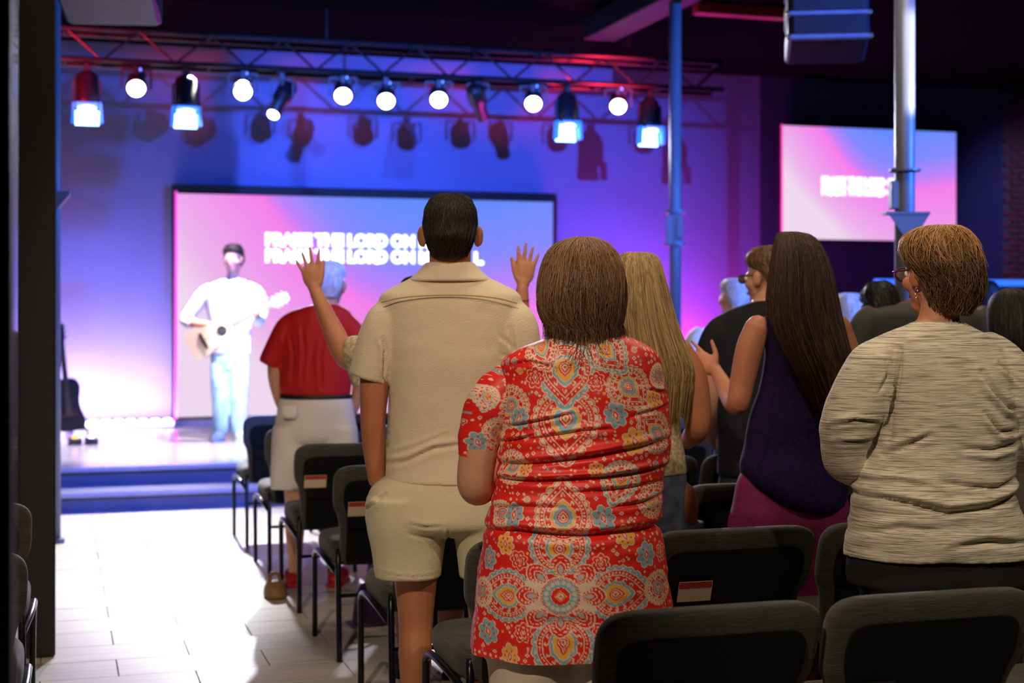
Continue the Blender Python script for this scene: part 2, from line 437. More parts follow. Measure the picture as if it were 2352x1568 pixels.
# ------------------------------------------------------------------ truss and its lamps
tr = empty('lighting_truss', 'black box truss carrying the row of stage lamps', 'truss', (2.4, 13.6, 3.68))
X0, X1 = -4.2, 3.95
for yy in (-.15, .15):
    for zz in (.02, .29):
        Vol().tube([(X0, yy, zz), (X1, yy, zz)], [.026, .026], 10, 1).build('chord', m_steel, tr)
n_d = 26
for i in range(n_d):
    xa, xb = X0+(X1-X0)*i/n_d, X0+(X1-X0)*(i+1)/n_d; za, zb = (.02, .29) if i % 2 else (.29, .02)
    Vol().tube([(xa, -.15, za), (xb, -.15, zb)], [.012, .012], 6, 1).build('brace', m_steel, tr)
for i in range(0, n_d+1, 2):
    xa = X0+(X1-X0)*i/n_d
    Vol().tube([(xa, -.15, .02), (xa, .15, .02)], [.012, .012], 6, 1).build('brace', m_steel, tr)
    Vol().tube([(xa, -.15, .29), (xa, .15, .29)], [.012, .012], 6, 1).build('brace', m_steel, tr)
for xa in (-3, 0, 3):
    Vol().tube([(xa, 0, .29), (xa, 0, .625)], [.012, .012], 6, 1).build('hanger', m_steel, tr)

m_lamp = mat('lamp_housing', (20, 20, 24), .45, .2, var=((20, 20, 20), (28, 28, 33)))
m_lens = mat('lit_lens', (255, 252, 235), .3, emit=9, ecol=(255, 250, 232))
m_lensb = mat('lit_blue_lens', (200, 235, 255), .3, emit=6, ecol=(150, 205, 255))
m_flap = mat('barn_door_glow', (70, 110, 200), .4, emit=1.2, ecol=(40, 120, 255))  # flaps emit blue themselves, standing in for the lamp's light on them
m_led = mat('status_led', (120, 160, 255), .3, emit=3, ecol=(90, 140, 255))

def hang(root, top, m=m_lamp):
    """clamp round the lower chord and its stem; local origin is the lamp's pivot, chord at z = top"""
    v = Vol(); v.box((0, 0, top-.075), (.03, .04, .045), bev=.01); v.box((0, 0, (top+.10)/2-.02), (.012, .012, max(.01, abs(top-.13)/2))); return v.build('clamp', m, root)
def yoke(root, w=.125, up=.17):
    v = Vol(); v.box((0, 0, up), (w, .018, .008)); v.box((-w, 0, up/2), (.008, .018, up/2)); v.box((w, 0, up/2), (.008, .018, up/2))
    return v.build('yoke', m_lamp, root)
def ang_to_cam(p): return math.atan2(p.x, p.y)

def round_lamp(px, py, label, tilt=.5):
    p = on_y(px, py, 13.45); a = ang_to_cam(p)
    root = empty('stage_spotlight', label, 'stage light', p, -a, 'round white stage lamps on the truss'); top = 3.70-p.z
    hang(root, top); yoke(root)
    R = Euler((-math.pi/2+.06, 0, math.pi)).to_matrix()
    def put(v, n, m, par=root, sm=True):
        o = v.build(n, m, par, sm); return o
    # barrel towards the hall (-y), lens at the front
    v = Vol(); v.tube([(0, .13, .10), (0, .10, .085), (0, -.06, .01), (0, -.075, 0)], [.06, .085, .092, .094], 22, 1); b = put(v, 'barrel', m_lamp)
    v = Vol(); v.tube([(0, -.072, .0), (0, -.088, -.008)], [.078, .074], 22, 1); put(v, 'lens', m_lens, root)
    v = Vol(); v.box((.045, .06, .135), (.04, .03, .025), bev=.008); v.build('driver_box', m_lamp, root)
    v = Vol(); v.ell((.03, -.022, .172), (.014, .010, .014), n=10, m=7); v.build('status_light', m_led, root)
def barn_lamp(px, py, label, turn=0):
    p = on_y(px, py, 13.45); root = empty('wash_light', label, 'stage light', p, -ang_to_cam(p)+turn, 'blue barn-door wash lights on the truss'); top = 3.70-p.z
    hang(root, top); yoke(root, .112, .2)
    v = Vol(); v.tube([(0, .02, .28), (0, .01, .24), (0, -.01, .02), (0, -.02, -.02)], [.05, .095, .098, .10], 22, 1); v.build('barrel', m_lamp, root, True)
    v = Vol(); v.tube([(0, -.02, -.02), (0, -.03, -.05)], [.085, .075], 22, 1); v.build('lens', m_lensb, root, True)
    for sx in (-1, 1):
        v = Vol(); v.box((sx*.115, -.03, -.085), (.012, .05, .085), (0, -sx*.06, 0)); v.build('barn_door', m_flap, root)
    v = Vol(); v.box((0, .05, -.12), (.10, .006, .065), (-.2, 0, 0)); v.build('barn_door', m_lensb, root)  # rear flap glows like the lens, for the lamp light it would catch
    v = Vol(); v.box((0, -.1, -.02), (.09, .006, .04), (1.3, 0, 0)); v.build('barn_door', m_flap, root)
def profile_lamp(px, py, label, ax, lit):
    p = on_y(px, py, 13.45); root = empty('profile_light', label, 'stage light', p, -ang_to_cam(p)); top = 3.70-p.z
    hang(root, top); yoke(root, .1, .16); d = np.array(ax)/np.linalg.norm(ax)
    v = Vol(); v.tube([tuple(-d*.2), tuple(-d*.16), tuple(d*.02), tuple(d*.04), tuple(d*.22)], [.05, .085, .085, .06, .066], 18, 1); v.build('barrel', m_lamp, root, True)
    v = Vol(); v.tube([tuple(d*.21), tuple(d*.235)], [.055, .05], 16, 1); v.build('lens', m_lens if lit else mat('dark_lens', (60, 70, 110), .1), root, True)
ord_ = ['first', 'second', 'third', 'fourth', 'fifth', 'sixth', 'seventh']
for i, (px, py) in enumerate([(313, 205), (558, 213), (788, 222), (887, 234), (1008, 231), (1225, 240), (1420, 246)]):
    round_lamp(px, py, 'round lamp shining white, %s from the left of the seven on the truss' % ord_[i])
for i, (px, py, t_) in enumerate([(200, 238, 0), (427, 246, .1), (1302, 280, .35), (1492, 292, .4)]):
    barn_lamp(px, py, 'dark can lamp glowing blue below, %s from the left of the four' % ord_[i], t_)
profile_lamp(648, 225, 'tilted profile lamp with a small bright lens, beside the second round lamp', (-.35, -.55, -.75), True)
profile_lamp(1098, 232, 'unlit profile lamp turned towards the stage wall, right of the fifth round lamp', (.2, .8, -.6), False)

# ceiling beam running to the stage, catching red light, and a cross beam with red light painted into its colour
m_beam = mat('steel_beam', (9, 9, 10), .6, 0, .15, var=((6, 6, 6), (7, 7, 8)))
tag(Vol().box((4.86, 9.6, 4.13), (.16, 3.4, .1), bev=.01).build('ceiling_beam', m_beam), 'dark ceiling beam running towards the stage, lit red at its end', 'beam')
tag(Vol().box((6.35, 12.35, 4.25), (.8, .07, .05), bev=.01).build('ceiling_bracket', mat('bar_red_light', (170, 30, 40), .5, var=((6, 6, 6), (140, 24, 34)))), 'cross bar under the ceiling, coloured red as if lit, left of the hanging speaker', 'beam')

# ------------------------------------------------------------------ hanging speakers
m_spk = mat('speaker_cabinet', (36, 37, 48), .42, var=((30, 30, 30), (30, 31, 40)), bump=((200, 200, 200), .2))
m_grille = mat('speaker_grille', (46, 48, 58), .5, var=((90, 90, 90), (36, 38, 46)), bump=((300, 300, 300), .6))
m_bolt = mat('bright_bolt', (220, 205, 180), .25, .9, var=((40, 40, 40), (200, 190, 170)))
def line_array(label, loc, rz, n, w):
    root = empty('line_array_speaker', label, 'speaker', loc, rz); z = 0
    for i in range(n):
        a = -.30+.12*i; c = (0, .05*i, z+.09)
        v = Vol(); v.box(c, (w/2, .2, .088), (a, 0, 0), .02); cb = v.build('cabinet', m_spk, root)
        f = np.array(c)+np.array((0, -.205*math.cos(a), -.205*math.sin(a)))
        v = Vol(); v.box(f, (w/2-.03, .012, .07), (a, 0, 0), .006); v.build('grille', m_grille, cb)
        v = Vol(); v.box(np.array(c)+np.array((0, -.2*math.cos(a)+.085*math.sin(a), -.2*math.sin(a)-.085*math.cos(a))), (w/2-.01, .02, .014), (a, 0, 0), .004); v.build('lip', mat('speaker_lip', (140, 140, 165), .35, var=((9, 9, 9), (120, 120, 145))), cb)
        for s in (-1, 1):
            v = Vol(); v.ell(np.array(c)+np.array((s*w/2, -.2*math.cos(a)+.08*math.sin(a), -.2*math.sin(a)-.08*math.cos(a))), (.02, .02, .02), n=10, m=7); v.build('bolt', m_bolt, cb)
        z += .19
    v = Vol(); v.box((0, .06*n, z+.05), (.03, .15, .03)); v.tube([(0, .06*n, z+.05), (0, .06*n, 4.3-loc[2])], [.012, .012], 6, 1); v.build('hanger', m_steel, root)
line_array('hanging line-array speaker of two grey cabinets above the side screen', W(1898, 122, 9.8), -TH-.12, 3, .52)
line_array('hanging line-array speaker cut off by the top edge at upper left', W(252, 27, 8.4), -TH+.1, 2, .54)

# ------------------------------------------------------------------ posts and poles
m_post = mat('post_black', (34, 33, 30), .55, var=((3, 3, 14), (28, 27, 25)), bump=((50, 50, 20), .1))
p = W(84, 1515, 6.4)
tag(Vol().box((p.x, p.y+.08, 2.15), (.078, .078, 2.149), bev=.008).build('square_post', m_post), 'square black post at the left edge of the aisle', 'post')
p = W(-30, 1515, 1.55)
tag(Vol().box((p.x, p.y, 2.15), (.027, .05, 2.149), bev=.005).build('near_post', m_post), 'blurred black post closest to the camera at the left edge', 'post')

m_pole = mat('pole_grey', (112, 114, 120), .45, .1, var=((8, 8, 3), (102, 104, 110)))
def pole(label, px, d, r, kind):
    p = W(px, HY, d); root = empty('steel_pole', label, 'pole', (p.x, p.y, 0), -TH)
    Vol().tube([(0, 0, 0), (0, 0, 4.3)], [r, r], 20, 1).build('shaft', m_pole, root, True)
    Vol().tube([(0, 0, 0), (0, 0, .03)], [r*2, r*2], 20, 1).build('base_plate', m_pole, root)
    z = lambda py: CZ-(py-HY)/F*d
    s = d/F
    if kind == 'right':
        Vol().tube([(0, 0, z(394)), (0, 0, z(388))], [36*s, 36*s], 20, 1).build('collar', m_pole, root)
        Vol().box((-24*s, 0, z(448)), (10*s, .04, 32*s), bev=.004).build('junction_box', m_pole, root)
        v = Vol(); v.prism([(-44*s, z(492)), (50*s, z(492)), (6*s, z(566))], .006, off=-r-.01); v.build('gusset', m_pole, root)
        v = Vol(); v.prism([(-50*s, z(488)), (50*s, z(488)), (50*s, z(494)), (-50*s, z(494))], .05, off=-r+.03); v.build('bracket', m_pole, root)
    elif kind == 'mid':
        for y in (490, 565): Vol().tube([(0, 0, z(y)), (0, 0, z(y-7))], [25*s, 25*s], 18, 1).build('collar', m_pole, root)
        Vol().box((-14*s, -r, z(528)), (8*s, .03, 34*s), bev=.004).build('junction_box', m_pole, root)
        Vol().box((8*s, -r, z(522)), (7*s, .03, 26*s), bev=.004).build('junction_box', m_pole, root)
    else:
        v = Vol(); v.prism([(0, z(440)), (34*s, z(440)), (34*s, z(448)), (6*s, z(482)), (0, z(482))], .02, off=-r); v.build('gusset', m_pole, root)
pole('grey pole with a triangular bracket in front of the side screen', 2078, 8.1, .055, 'right')
pole('slim grey pole right of the main screen, lit blue', 1551, 12.2, .05, 'mid')
pole('grey pole half hidden behind the square black post', 130, 9.6, .026, 'left')

# ------------------------------------------------------------------ stage things
m_cell = mat('uplight_cell', (255, 240, 255), .3, emit=7, ecol=(255, 215, 250))
def led_bar(label, x, n):
    root = empty('led_bar', label, 'stage light', (x, 15.72, .3), 0, 'LED bars along the foot of the stage wall')
    Vol().box((0, 0, .045), (.5, .05, .035), bev=.008).build('housing', mat('bar_silver', (190, 192, 205), .35, .3, var=((9, 9, 9), (170, 172, 186))), root)
    for s in (-1, 1): Vol().box((s*.42, 0, .008), (.03, .07, .008)).build('foot', m_lamp, root)
    for i in range(8):
        v = Vol(); v.ell((-.43+i*.123, -.01, .082), (.045, .035, .012), n=12, m=7); v.build('cell', m_cell, root, True)
for i, (x, lb) in enumerate([(-.40, 'LED bar on the stage floor beside the black guitar'), (.68, 'LED bar on the stage floor left of the main screen'), (6.2, 'LED bar on the stage floor right of the main screen'), (7.25, 'LED bar on the stage floor under the side screen')]):
    led_bar(lb, x, i)

def guitar(label, col, loc, rot, dark=False):
    root = bpy.data.objects.new('acoustic_guitar', None); COL.objects.link(root); root.location = loc; root.rotation_euler = rot; tag(root, label, 'guitar')
    m = mat('guitar_'+('black' if dark else 'pale'), col, .3, var=((4, 4, 40), tuple(int(c*.9) for c in col)))
    pts = []
    for t in np.linspace(0, 2*np.pi, 56, endpoint=False):          # body outline along x: lower bout at -x
        x = -math.cos(t)*.25; w = .195*math.sqrt(max(0, 1-(x/.25)**2))**.55
        w *= .80+.20*math.cos((x+.25)/.5*2*math.pi*1.0)*1.0 if True else 1
        w *= 1.0-.22*(x+.25)/.5
        pts.append((x, math.copysign(w, math.sin(t)) if abs(math.sin(t)) > 1e-6 else 0))
    Vol().prism(pts, .05).build('body', m, root)
    v = Vol(); v.tube([(.09, -.0505, 0), (.09, -.054, 0)], [.05, .05], 24, 1); v.build('sound_hole', mat('sound_hole', (16, 12, 12), .8), root)
    Vol().box((-.10, -.056, 0), (.016, .006, .075), bev=.003).build('bridge', mat('dark_wood', (40, 26, 20), .5), root)
    Vol().box((.41, -.05, 0), (.21, .012, .026), bev=.004).build('neck', mat('neck_wood', (150, 110, 80), .4) if not dark else m, root)
    hs = Vol().box((.69, -.045, 0), (.08, .009, .038), (0, 0, 0), .006).build('headstock', m, root)
    for i in range(3):
        for s in (-1, 1):
            v = Vol(); v.ell((.64+i*.045, -.045, s*.052), (.009, .006, .013), n=8, m=6); v.build('tuning_peg', m_bolt, hs)
    for i in range(6):
        z = -.019+i*.0076; Vol().tube([(-.1, -.064, z), (.62, -.064, z)], [.0009, .0009], 5, 1).build('string', m_bolt, root)
    return root
gp = on_y(152, 935, 14.6)
guitar('black acoustic guitar leaning on a stand beside the left pole', (22, 22, 34), (gp.x+.02, gp.y, .62), (-.12, -math.radians(96), .1), True)
gs = empty('guitar_stand', 'low black guitar stand under the leaning guitar', 'stand', (gp.x+.05, gp.y+.19, .313))
for (a, b_) in (((-.16, -.12, 0), (0, .1, .4)), ((.16, -.12, 0), (0, .1, .4)), ((0, .22, 0), (0, .1, .4))):
    Vol().tube([a, b_], [.01, .01], 8, 1).build('leg', m_steel, gs)
Vol().tube([(-.14, -.12, .07), (.14, -.12, .07)], [.012, .012], 8, 1).build('cradle', m_steel, gs)
for i, (px, py, c, lb) in enumerate([(172, 976, (255, 150, 30), 'amber lamp'), (210, 984, (235, 240, 255), 'white lamp')]):
    p = on_y(px, py, 13.9); r = empty('effect_pedal', 'small effect pedal with a glowing %s on the stage floor' % lb, 'pedal', (p.x, 13.9, .3))
    Vol().box((0, 0, .03), (.05, .07, .03), (.0, 0, .2), .006).build('box', m_lamp, r)
    v = Vol(); v.ell((0, -.02, .068), (.03, .03, .018), n=10, m=7); v.build('lamp', mat('pedal_lamp_%d' % i, c, .3, emit=3, ecol=c), r)
# booth at the right rear; its top rail glows in place of blue light on it
bt = empty('drum_booth', 'dark booth with a top rail glowing blue as if lit at the right rear', 'booth', (11.0, 14.9, .3))
m_booth = mat('booth_panel', (30, 36, 70), .4, var=((3, 3, 3), (24, 30, 60)))
for i in range(4): Vol().box((-1.5+i*1.0, 0, .73), (.49, .03, .72), bev=.006).build('panel', m_booth, bt)
for i in range(5): Vol().box((-2.0+i*1.0, 0, .75), (.03, .05, .75), bev=.006).build('upright', m_booth, bt)
Vol().box((0, 0, 1.535), (2.06, .06, .035), bev=.01).build('top_rail', mat('glowing_rail', (60, 120, 255), .4, emit=1.5, ecol=(50, 110, 255)), bt)

# ------------------------------------------------------------------ chairs
m_fab = mat('chair_fabric', (66, 64, 56), .9, sheen=.12, var=((14, 14, 220), (46, 44, 39), .2), bump=((60, 60, 400), .5))
m_back = mat('chair_back_shell', (11, 11, 11), .85, spec=.2, var=((30, 30, 160), (8, 8, 8)))
m_leg = mat('chair_leg_steel', (24, 24, 30), .28, .5, var=((20, 20, 20), (32, 32, 38)))
def make_chair():
    r = empty('church_chair', 'x', 'chair')
    def by(z): return -.19-.13*max(0, z-.45)/.4           # recline of the back
    rows = []
    for z, a, t in ((.40, .205, .028), (.43, .222, .034), (.55, .232, .036), (.62, .245, .037), (.67, .266, .038), (.76, .272, .038), (.80, .268, .036), (.825, .25, .031), (.838, .22, .022), (.842, .18, .010)):
        rows.append((z, 0, a, by(z), t, t))
    Vol().loft(rows, 48, 44, 4.5).build('backrest', m_fab, r, True)
    rows = [(z, 0, a, by(z)-.034, .004, .008) for z, a in ((.41, .19), (.43, .205), (.6, .21), (.68, .228), (.73, .23), (.76, .222), (.775, .2), (.78, .17))]
    Vol().loft(rows, 40, 32, 5).build('back_shell', m_back, r, True)
    rows = [(.395, 0, .235, .02, .235, .21), (.41, 0, .25, .02, .255, .22), (.45, 0, .258, .02, .265, .225), (.485, 0, .252, .02, .255, .22), (.502, 0, .22, .02, .215, .19), (.508, 0, .12, .02, .12, .11)]
    Vol().loft(rows, 48, 22, 5).build('seat', m_fab, r, True)
    for s in (-1, 1):
        Vol().tube([(s*.225, -.17, .46), (s*.235, -.205, .40), (s*.245, -.29, 0)], [.0125]*3, 10, 4).build('leg', m_leg, r, True)
        Vol().tube([(s*.236, -.19, .36), (s*.262, -.05, .405), (s*.268, .12, .415), (s*.266, .205, .39), (s*.262, .235, .33), (s*.258, .25, 0)], [.0125]*6, 10, 5).build('leg', m_leg, r, True)
    Vol().tube([(-.238, -.222, .27), (.238, -.222, .27)], [.009]*2, 8, 1).build('stretcher', m_leg, r, True)
    v = Vol(); v.box((-.15, by(.6)-.048, .6), (.06, .007, .035), (.31, 0, 0), .003); v.build('card_pocket', m_back, r)
    return r
PITCH = .572
proto = make_chair(); used = False
def chair(x, y, label, group, rz=0.0):
    global used
    o = proto if not used else copy_tree(proto); used = True
    o.location = (x, y, 0); o.rotation_euler = (0, 0, rz); o['label'] = label; o['group'] = group; return o
rown = ['nearest', 'second nearest', 'third nearest', 'fourth nearest', 'fifth nearest', 'sixth nearest', 'seventh nearest']
seatn = ['on the aisle', 'second from the aisle', 'third from the aisle', 'fourth from the aisle', 'fifth from the aisle', 'sixth from the aisle', 'seventh from the aisle', 'eighth from the aisle']
ROWY = [3.03+1.07*i for i in range(7)]
nseat = [3, 4, 5, 6, 5, 5, 5]
for r in range(7):
    for c in range(nseat[r]):
        chair(1.12+PITCH*(c+.5), ROWY[r]+.32, 'dark upholstered chair %s, %s row right of the aisle' % (seatn[c], rown[r]), 'chairs right of the aisle', random.Random(r*9+c).uniform(-.012, .012))
for r in range(7):
    for c in range(2 if r < 2 else 1):
        chair(-.06-PITCH*(c+.5)-(.13 if r == 3 else 0), 3.20+1.09*r+.32, 'dark upholstered chair %s, %s row left of the aisle' % (seatn[c], rown[r]), 'chairs left of the aisle', random.Random(r*7+c+99).uniform(-.012, .012))

# cards in the chair-back pockets
def card(label, x, y, z, rz, tilt=.31):
    o = empty('offering_card', label, 'card', (x, y, z), rz, 'cards in the chair pockets'); o.rotation_euler = (tilt, 0, rz)
    Vol().box((0, 0, 0), (.055, .0012, .033)).build('paper', mat('card_paper', (200, 178, 150), .7, var=((20, 20, 20), (190, 168, 140))), o)
    Vol().box((0, -.0014, .022), (.053, .0006, .010)).build('printed_band', mat('card_red', (170, 52, 40), .7, var=((20, 20, 20), (150, 44, 34))), o)
yb = lambda row: ROWY[row]+.32-.19-.13*(.655-.45)/.4-.055
card('pale card with a red band on the second chair of the second nearest row', 1.845, yb(1), .655, .0)
card('pale card with a red band on the aisle chair beside the man in shorts', 1.25, yb(3), .655, 0)
card('pale card with a red band half hidden by the chair before it', 1.235, yb(4), .655, 0)
# ------------------------------------------------------------------ people
def skin_mat(name, c, c2): return mat(name, c, .5, spec=.35, var=((9, 9, 9), c2, .3), bump=((160, 160, 160), .08))
sk_tan = skin_mat('skin_tan', (186, 120, 84), (170, 104, 72))
sk_warm = skin_mat('skin_warm', (196, 132, 98), (184, 116, 84))
sk_fair = skin_mat('skin_fair', (204, 150, 120), (192, 134, 106))
sk_deep = skin_mat('skin_brown', (140, 88, 62), (124, 76, 54))
m_eye = mat('eye_white', (230, 226, 220), .2); m_iris = mat('iris', (50, 36, 26), .2); m_lip = mat('lips', (168, 92, 84), .5)
m_shoe = mat('dark_shoe', (24, 26, 36), .6, var=((30, 30, 30), (30, 32, 42)))
m_redshoe = mat('red_shoe', (190, 24, 24), .6, var=((30, 30, 30), (170, 20, 20)))
m_tanshoe = mat('tan_shoe', (170, 130, 96), .6, var=((30, 30, 30), (150, 112, 80)))
m_black_cloth = mat('black_trousers', (17, 17, 19), .9, var=((30, 30, 30), (22, 22, 25)))

def npm(m): return np.array(m)
def mell(V, c, r, R, n=16, m=10):
    """ellipsoid with a full 3x3 orientation (columns = axes)"""
    t = Vol(); t.ell((0, 0, 0), r, n=n, m=m); v, f = t.arrays(); V.add(v @ R.T+np.array(c), f)

def head_vol(V, c, k, R, ears=True, jaw=1.0, eo=1.0):
    def e(p, r, rz=None):
        mell(V, np.array(c)+R @ (np.array(p)*k), tuple(np.array(r)*k), R if rz is None else R @ npm(Euler(rz).to_matrix()))
    e((0, -.012, .035), (.076, .098, .085)); e((0, .028, -.030), (.063*jaw, .068, .085)); e((0, .052, -.092), (.042*jaw, .036, .030))
    e((0, .078, .012), (.048, .022, .012)); e((0, .103, -.032), (.0125, .016, .013)); e((0, .094, -.012), (.009, .018, .026), (-.3, 0, 0))
    e((0, .088, -.066), (.026, .012, .010)); e((0, -.045, -.045), (.058, .055, .06))
    for s in (-1, 1):
        e((s*.050, .055, -.030), (.022, .025, .022))
        if ears: e((s*.082*eo, -.008, -.012), (.0095, .023, .036), (.15, s*.18, -s*(.35+(eo-1)*5)))

def face_parts(root, c, k, R):
    C = np.array(c)
    for s in (-1, 1):
        v = Vol(); mell(v, C+R @ (np.array((s*.031, .083, -.002))*k), (.0125*k,)*3, R, 12, 9); o = v.build('eye', m_eye, root, True)
        v = Vol(); mell(v, C+R @ (np.array((s*.031, .0935, -.002))*k), (.006*k, .003*k, .006*k), R, 10, 7); v.build('iris', m_iris, o, True)
    v = Vol(); mell(v, C+R @ (np.array((0, .097, -.067))*k), (.021*k, .006*k, .0075*k), R, 12, 8); v.build('mouth', m_lip, root, True)

def hand_vol(V, wrist, f, n, side, k=1.0, spread=.16, curl=.25, thumb=.75):
    """side +1 = right hand; f = finger direction, n = the way the palm faces"""
    w = np.array(wrist, float); f = np.array(f, float); f /= np.linalg.norm(f); n = np.array(n, float); n -= f*(n@f); n /= np.linalg.norm(n)
    t = np.cross(f, n) if side > 0 else np.cross(n, f)
    B = np.stack([t, n, f], 1)
    mell(V, w+f*.052*k, (.042*k, .0155*k, .054*k), B); mell(V, w+f*.072*k, (.043*k, .014*k, .034*k), B); mell(V, w+f*.01*k, (.028*k, .019*k, .035*k), B)
    for off, L, a in ((.031, .074, 1.0), (.0105, .083, .25), (-.0105, .077, -.45), (-.031, .060, -1.25)):
        d = f*math.cos(a*spread)+t*math.sin(a*spread); p = w+f*(.092-.35*abs(off-.008))*k+t*off*k; pts = [p-d*.02*k]; c = 0
        dd = d
        for j, seg in enumerate((.44, .32, .24)):
            c += curl*(.6 if j == 0 else 1); dd = d*math.cos(c)+n*math.sin(c); pts.append(pts[-1]+dd*L*seg*k+(d*.02*k if j == 0 else 0))
        V.tube(pts, [.0092*k, .0086*k, .0078*k, .0062*k], 8, 2, round_=True)
    d = f*math.cos(thumb)+t*math.sin(thumb)+n*.15; d /= np.linalg.norm(d); p = w+f*.022*k+t*.024*k
    d2 = d*.85+f*.5; d2 /= np.linalg.norm(d2)
    V.tube([p, p+d*.036*k, p+d*.036*k+d2*.030*k, p+d*.036*k+d2*.056*k], [.0145*k, .0115*k, .0100*k, .0080*k], 8, 2, round_=True)

def hair_table(rows): return cr(rows, 80)
def hair_obj(root, rows, m, n=500, phr=(math.pi*.92, math.pi*2.08), t0=(0, .35), ln=(.4, .9), jit=.006, rad=.0011, sway=.10, tip=.02, flick=0.0, p=2.1, seed=1, tintf=None, name='hair', na=44, rough=.05, wisps=0):
    R = hair_table(rows); rg = np.random.default_rng(seed); V = Vol()
    # the mass of hair, gently grooved along the strands
    ph = np.linspace(0, 2*np.pi, na*3, endpoint=False); Rb = cr(rows, 44); g = loft_pts(Rb[:, None, :], ph[None, :], p)
    cen = np.stack([np.broadcast_to(Rb[:, 1][:, None], g.shape[:2]), np.broadcast_to(Rb[:, 3][:, None], g.shape[:2]), g[..., 2]], -1)
    gn = vnoise(np.stack([np.cos(ph)*7+5, np.sin(ph)*7+5, ph*0], 1), seed)[None, :]*.6+vnoise(np.stack([np.cos(ph)*19+5, np.sin(ph)*19+5, ph*0+3], 1), seed)[None, :]*.4
    g = cen+(g-cen)*(.975+rough*gn[..., None]); m_, na_ = g.shape[:2]; f = []
    for r in range(m_-1):
        for i in range(na_): j = (i+1) % na_; f.append((r*na_+i, r*na_+na_+i, r*na_+na_+j, r*na_+j))
    f.append(tuple(range(na_))); f.append(tuple(range(m_*na_-1, (m_-1)*na_-1, -1)))
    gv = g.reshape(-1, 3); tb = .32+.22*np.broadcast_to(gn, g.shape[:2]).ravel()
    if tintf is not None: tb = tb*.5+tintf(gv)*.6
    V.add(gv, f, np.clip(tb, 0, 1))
    K = 7
    for i in range(n):
        a = rg.uniform(*t0); b = min(1.0, a+rg.uniform(*ln)); p0 = rg.uniform(*phr); tt = np.linspace(a, b, K)*79
        rr = np.stack([np.interp(tt, np.arange(80), R[:, q]) for q in range(6)], 1)
        pp = p0+sway*np.sin(np.linspace(0, 1, K)*rg.uniform(1, 4)+rg.uniform(0, 6))*np.linspace(.2, 1, K)
        pts = loft_pts(rr, pp, p); out = pts-np.stack([rr[:, 1], rr[:, 3], rr[:, 0]], 1); out[:, 2] = 0; out /= np.linalg.norm(out, axis=1)[:, None]+1e-9
        pts = pts+out*(rg.uniform(-.3, 1.0)*jit*np.linspace(.3, 1, K))[:, None]
        if b >= .97 and tip:
            pts[-1] += np.array([0, 0, -rg.uniform(0, tip)])+out[-1]*rg.uniform(-.3, 1)*flick
        w = rad*rg.uniform(.6, 1.5); tint = float(np.clip(rg.normal(.45, .22), 0, 1))
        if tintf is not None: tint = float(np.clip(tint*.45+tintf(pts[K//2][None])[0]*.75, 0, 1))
        V.tube(pts, np.array([w, w, w, w, w, w*.8, w*.2]), 3, 1, caps=False, tint=tint)
    for i in range(wisps):                                       # loose ends that stray from the mass
        a = rg.uniform(.55, .85); p0 = rg.uniform(*phr); tt = np.linspace(a, 1, 4)*79
        rr = np.stack([np.interp(tt, np.arange(80), R[:, q]) for q in range(6)], 1); pts = loft_pts(rr, p0+rg.normal(0, .12)*np.linspace(0, 1, 4), p)
        out = pts[-1]-np.array([rr[-1, 1], rr[-1, 3], rr[-1, 0]]); out[2] = 0; out /= np.linalg.norm(out)+1e-9; L = rg.uniform(.02, .085)**1.0; side = np.array([rg.normal(0, .22), rg.normal(0, .12), 0])
        pts = np.vstack([pts, pts[-1]+np.array([0, 0, -L*.55])+out*L*.15+side*L*.3, pts[-1]+np.array([0, 0, -L])+out*L*rg.uniform(0, .7)+side*L, pts[-1]+np.array([0, 0, -L*1.1])+out*L*rg.uniform(.2, 1.2)+side*L*1.7])
        pts += out*rg.uniform(0, .012); w = rad*rg.uniform(.8, 1.8); V.tube(pts, np.array([w, w, w, w, w*.8, w*.6, w*.2]), 3, 1, caps=False, tint=float(np.clip(rg.normal(.6, .2), 0, 1)))
    return V.build(name, m, root, True, tint=True)

def short_rows(c, k, vol=1.0, nape=-.075):
    """cropped hair: covers crown, back and sides above the ears, leaves the face"""
    q = [(.130, .018, -.015, .02, .02), (.124, .046, -.012, .055, .055), (.105, .068, -.010, .082, .083), (.075, .081, -.010, .096, .100), (.050, .084, -.012, .082, .107),
         (.022, .083, -.040, .035, .082), (-.010, .080, -.060, .020, .062), (-.040, .072, -.066, .012, .050), (nape, .055, -.066, .008, .040)]
    return [(c[2]+z*k*(vol if z > .05 else 1), c[0], a*k*vol, c[1]+cy*k, bf*k, bb*k*vol) for z, a, cy, bf, bb in q]

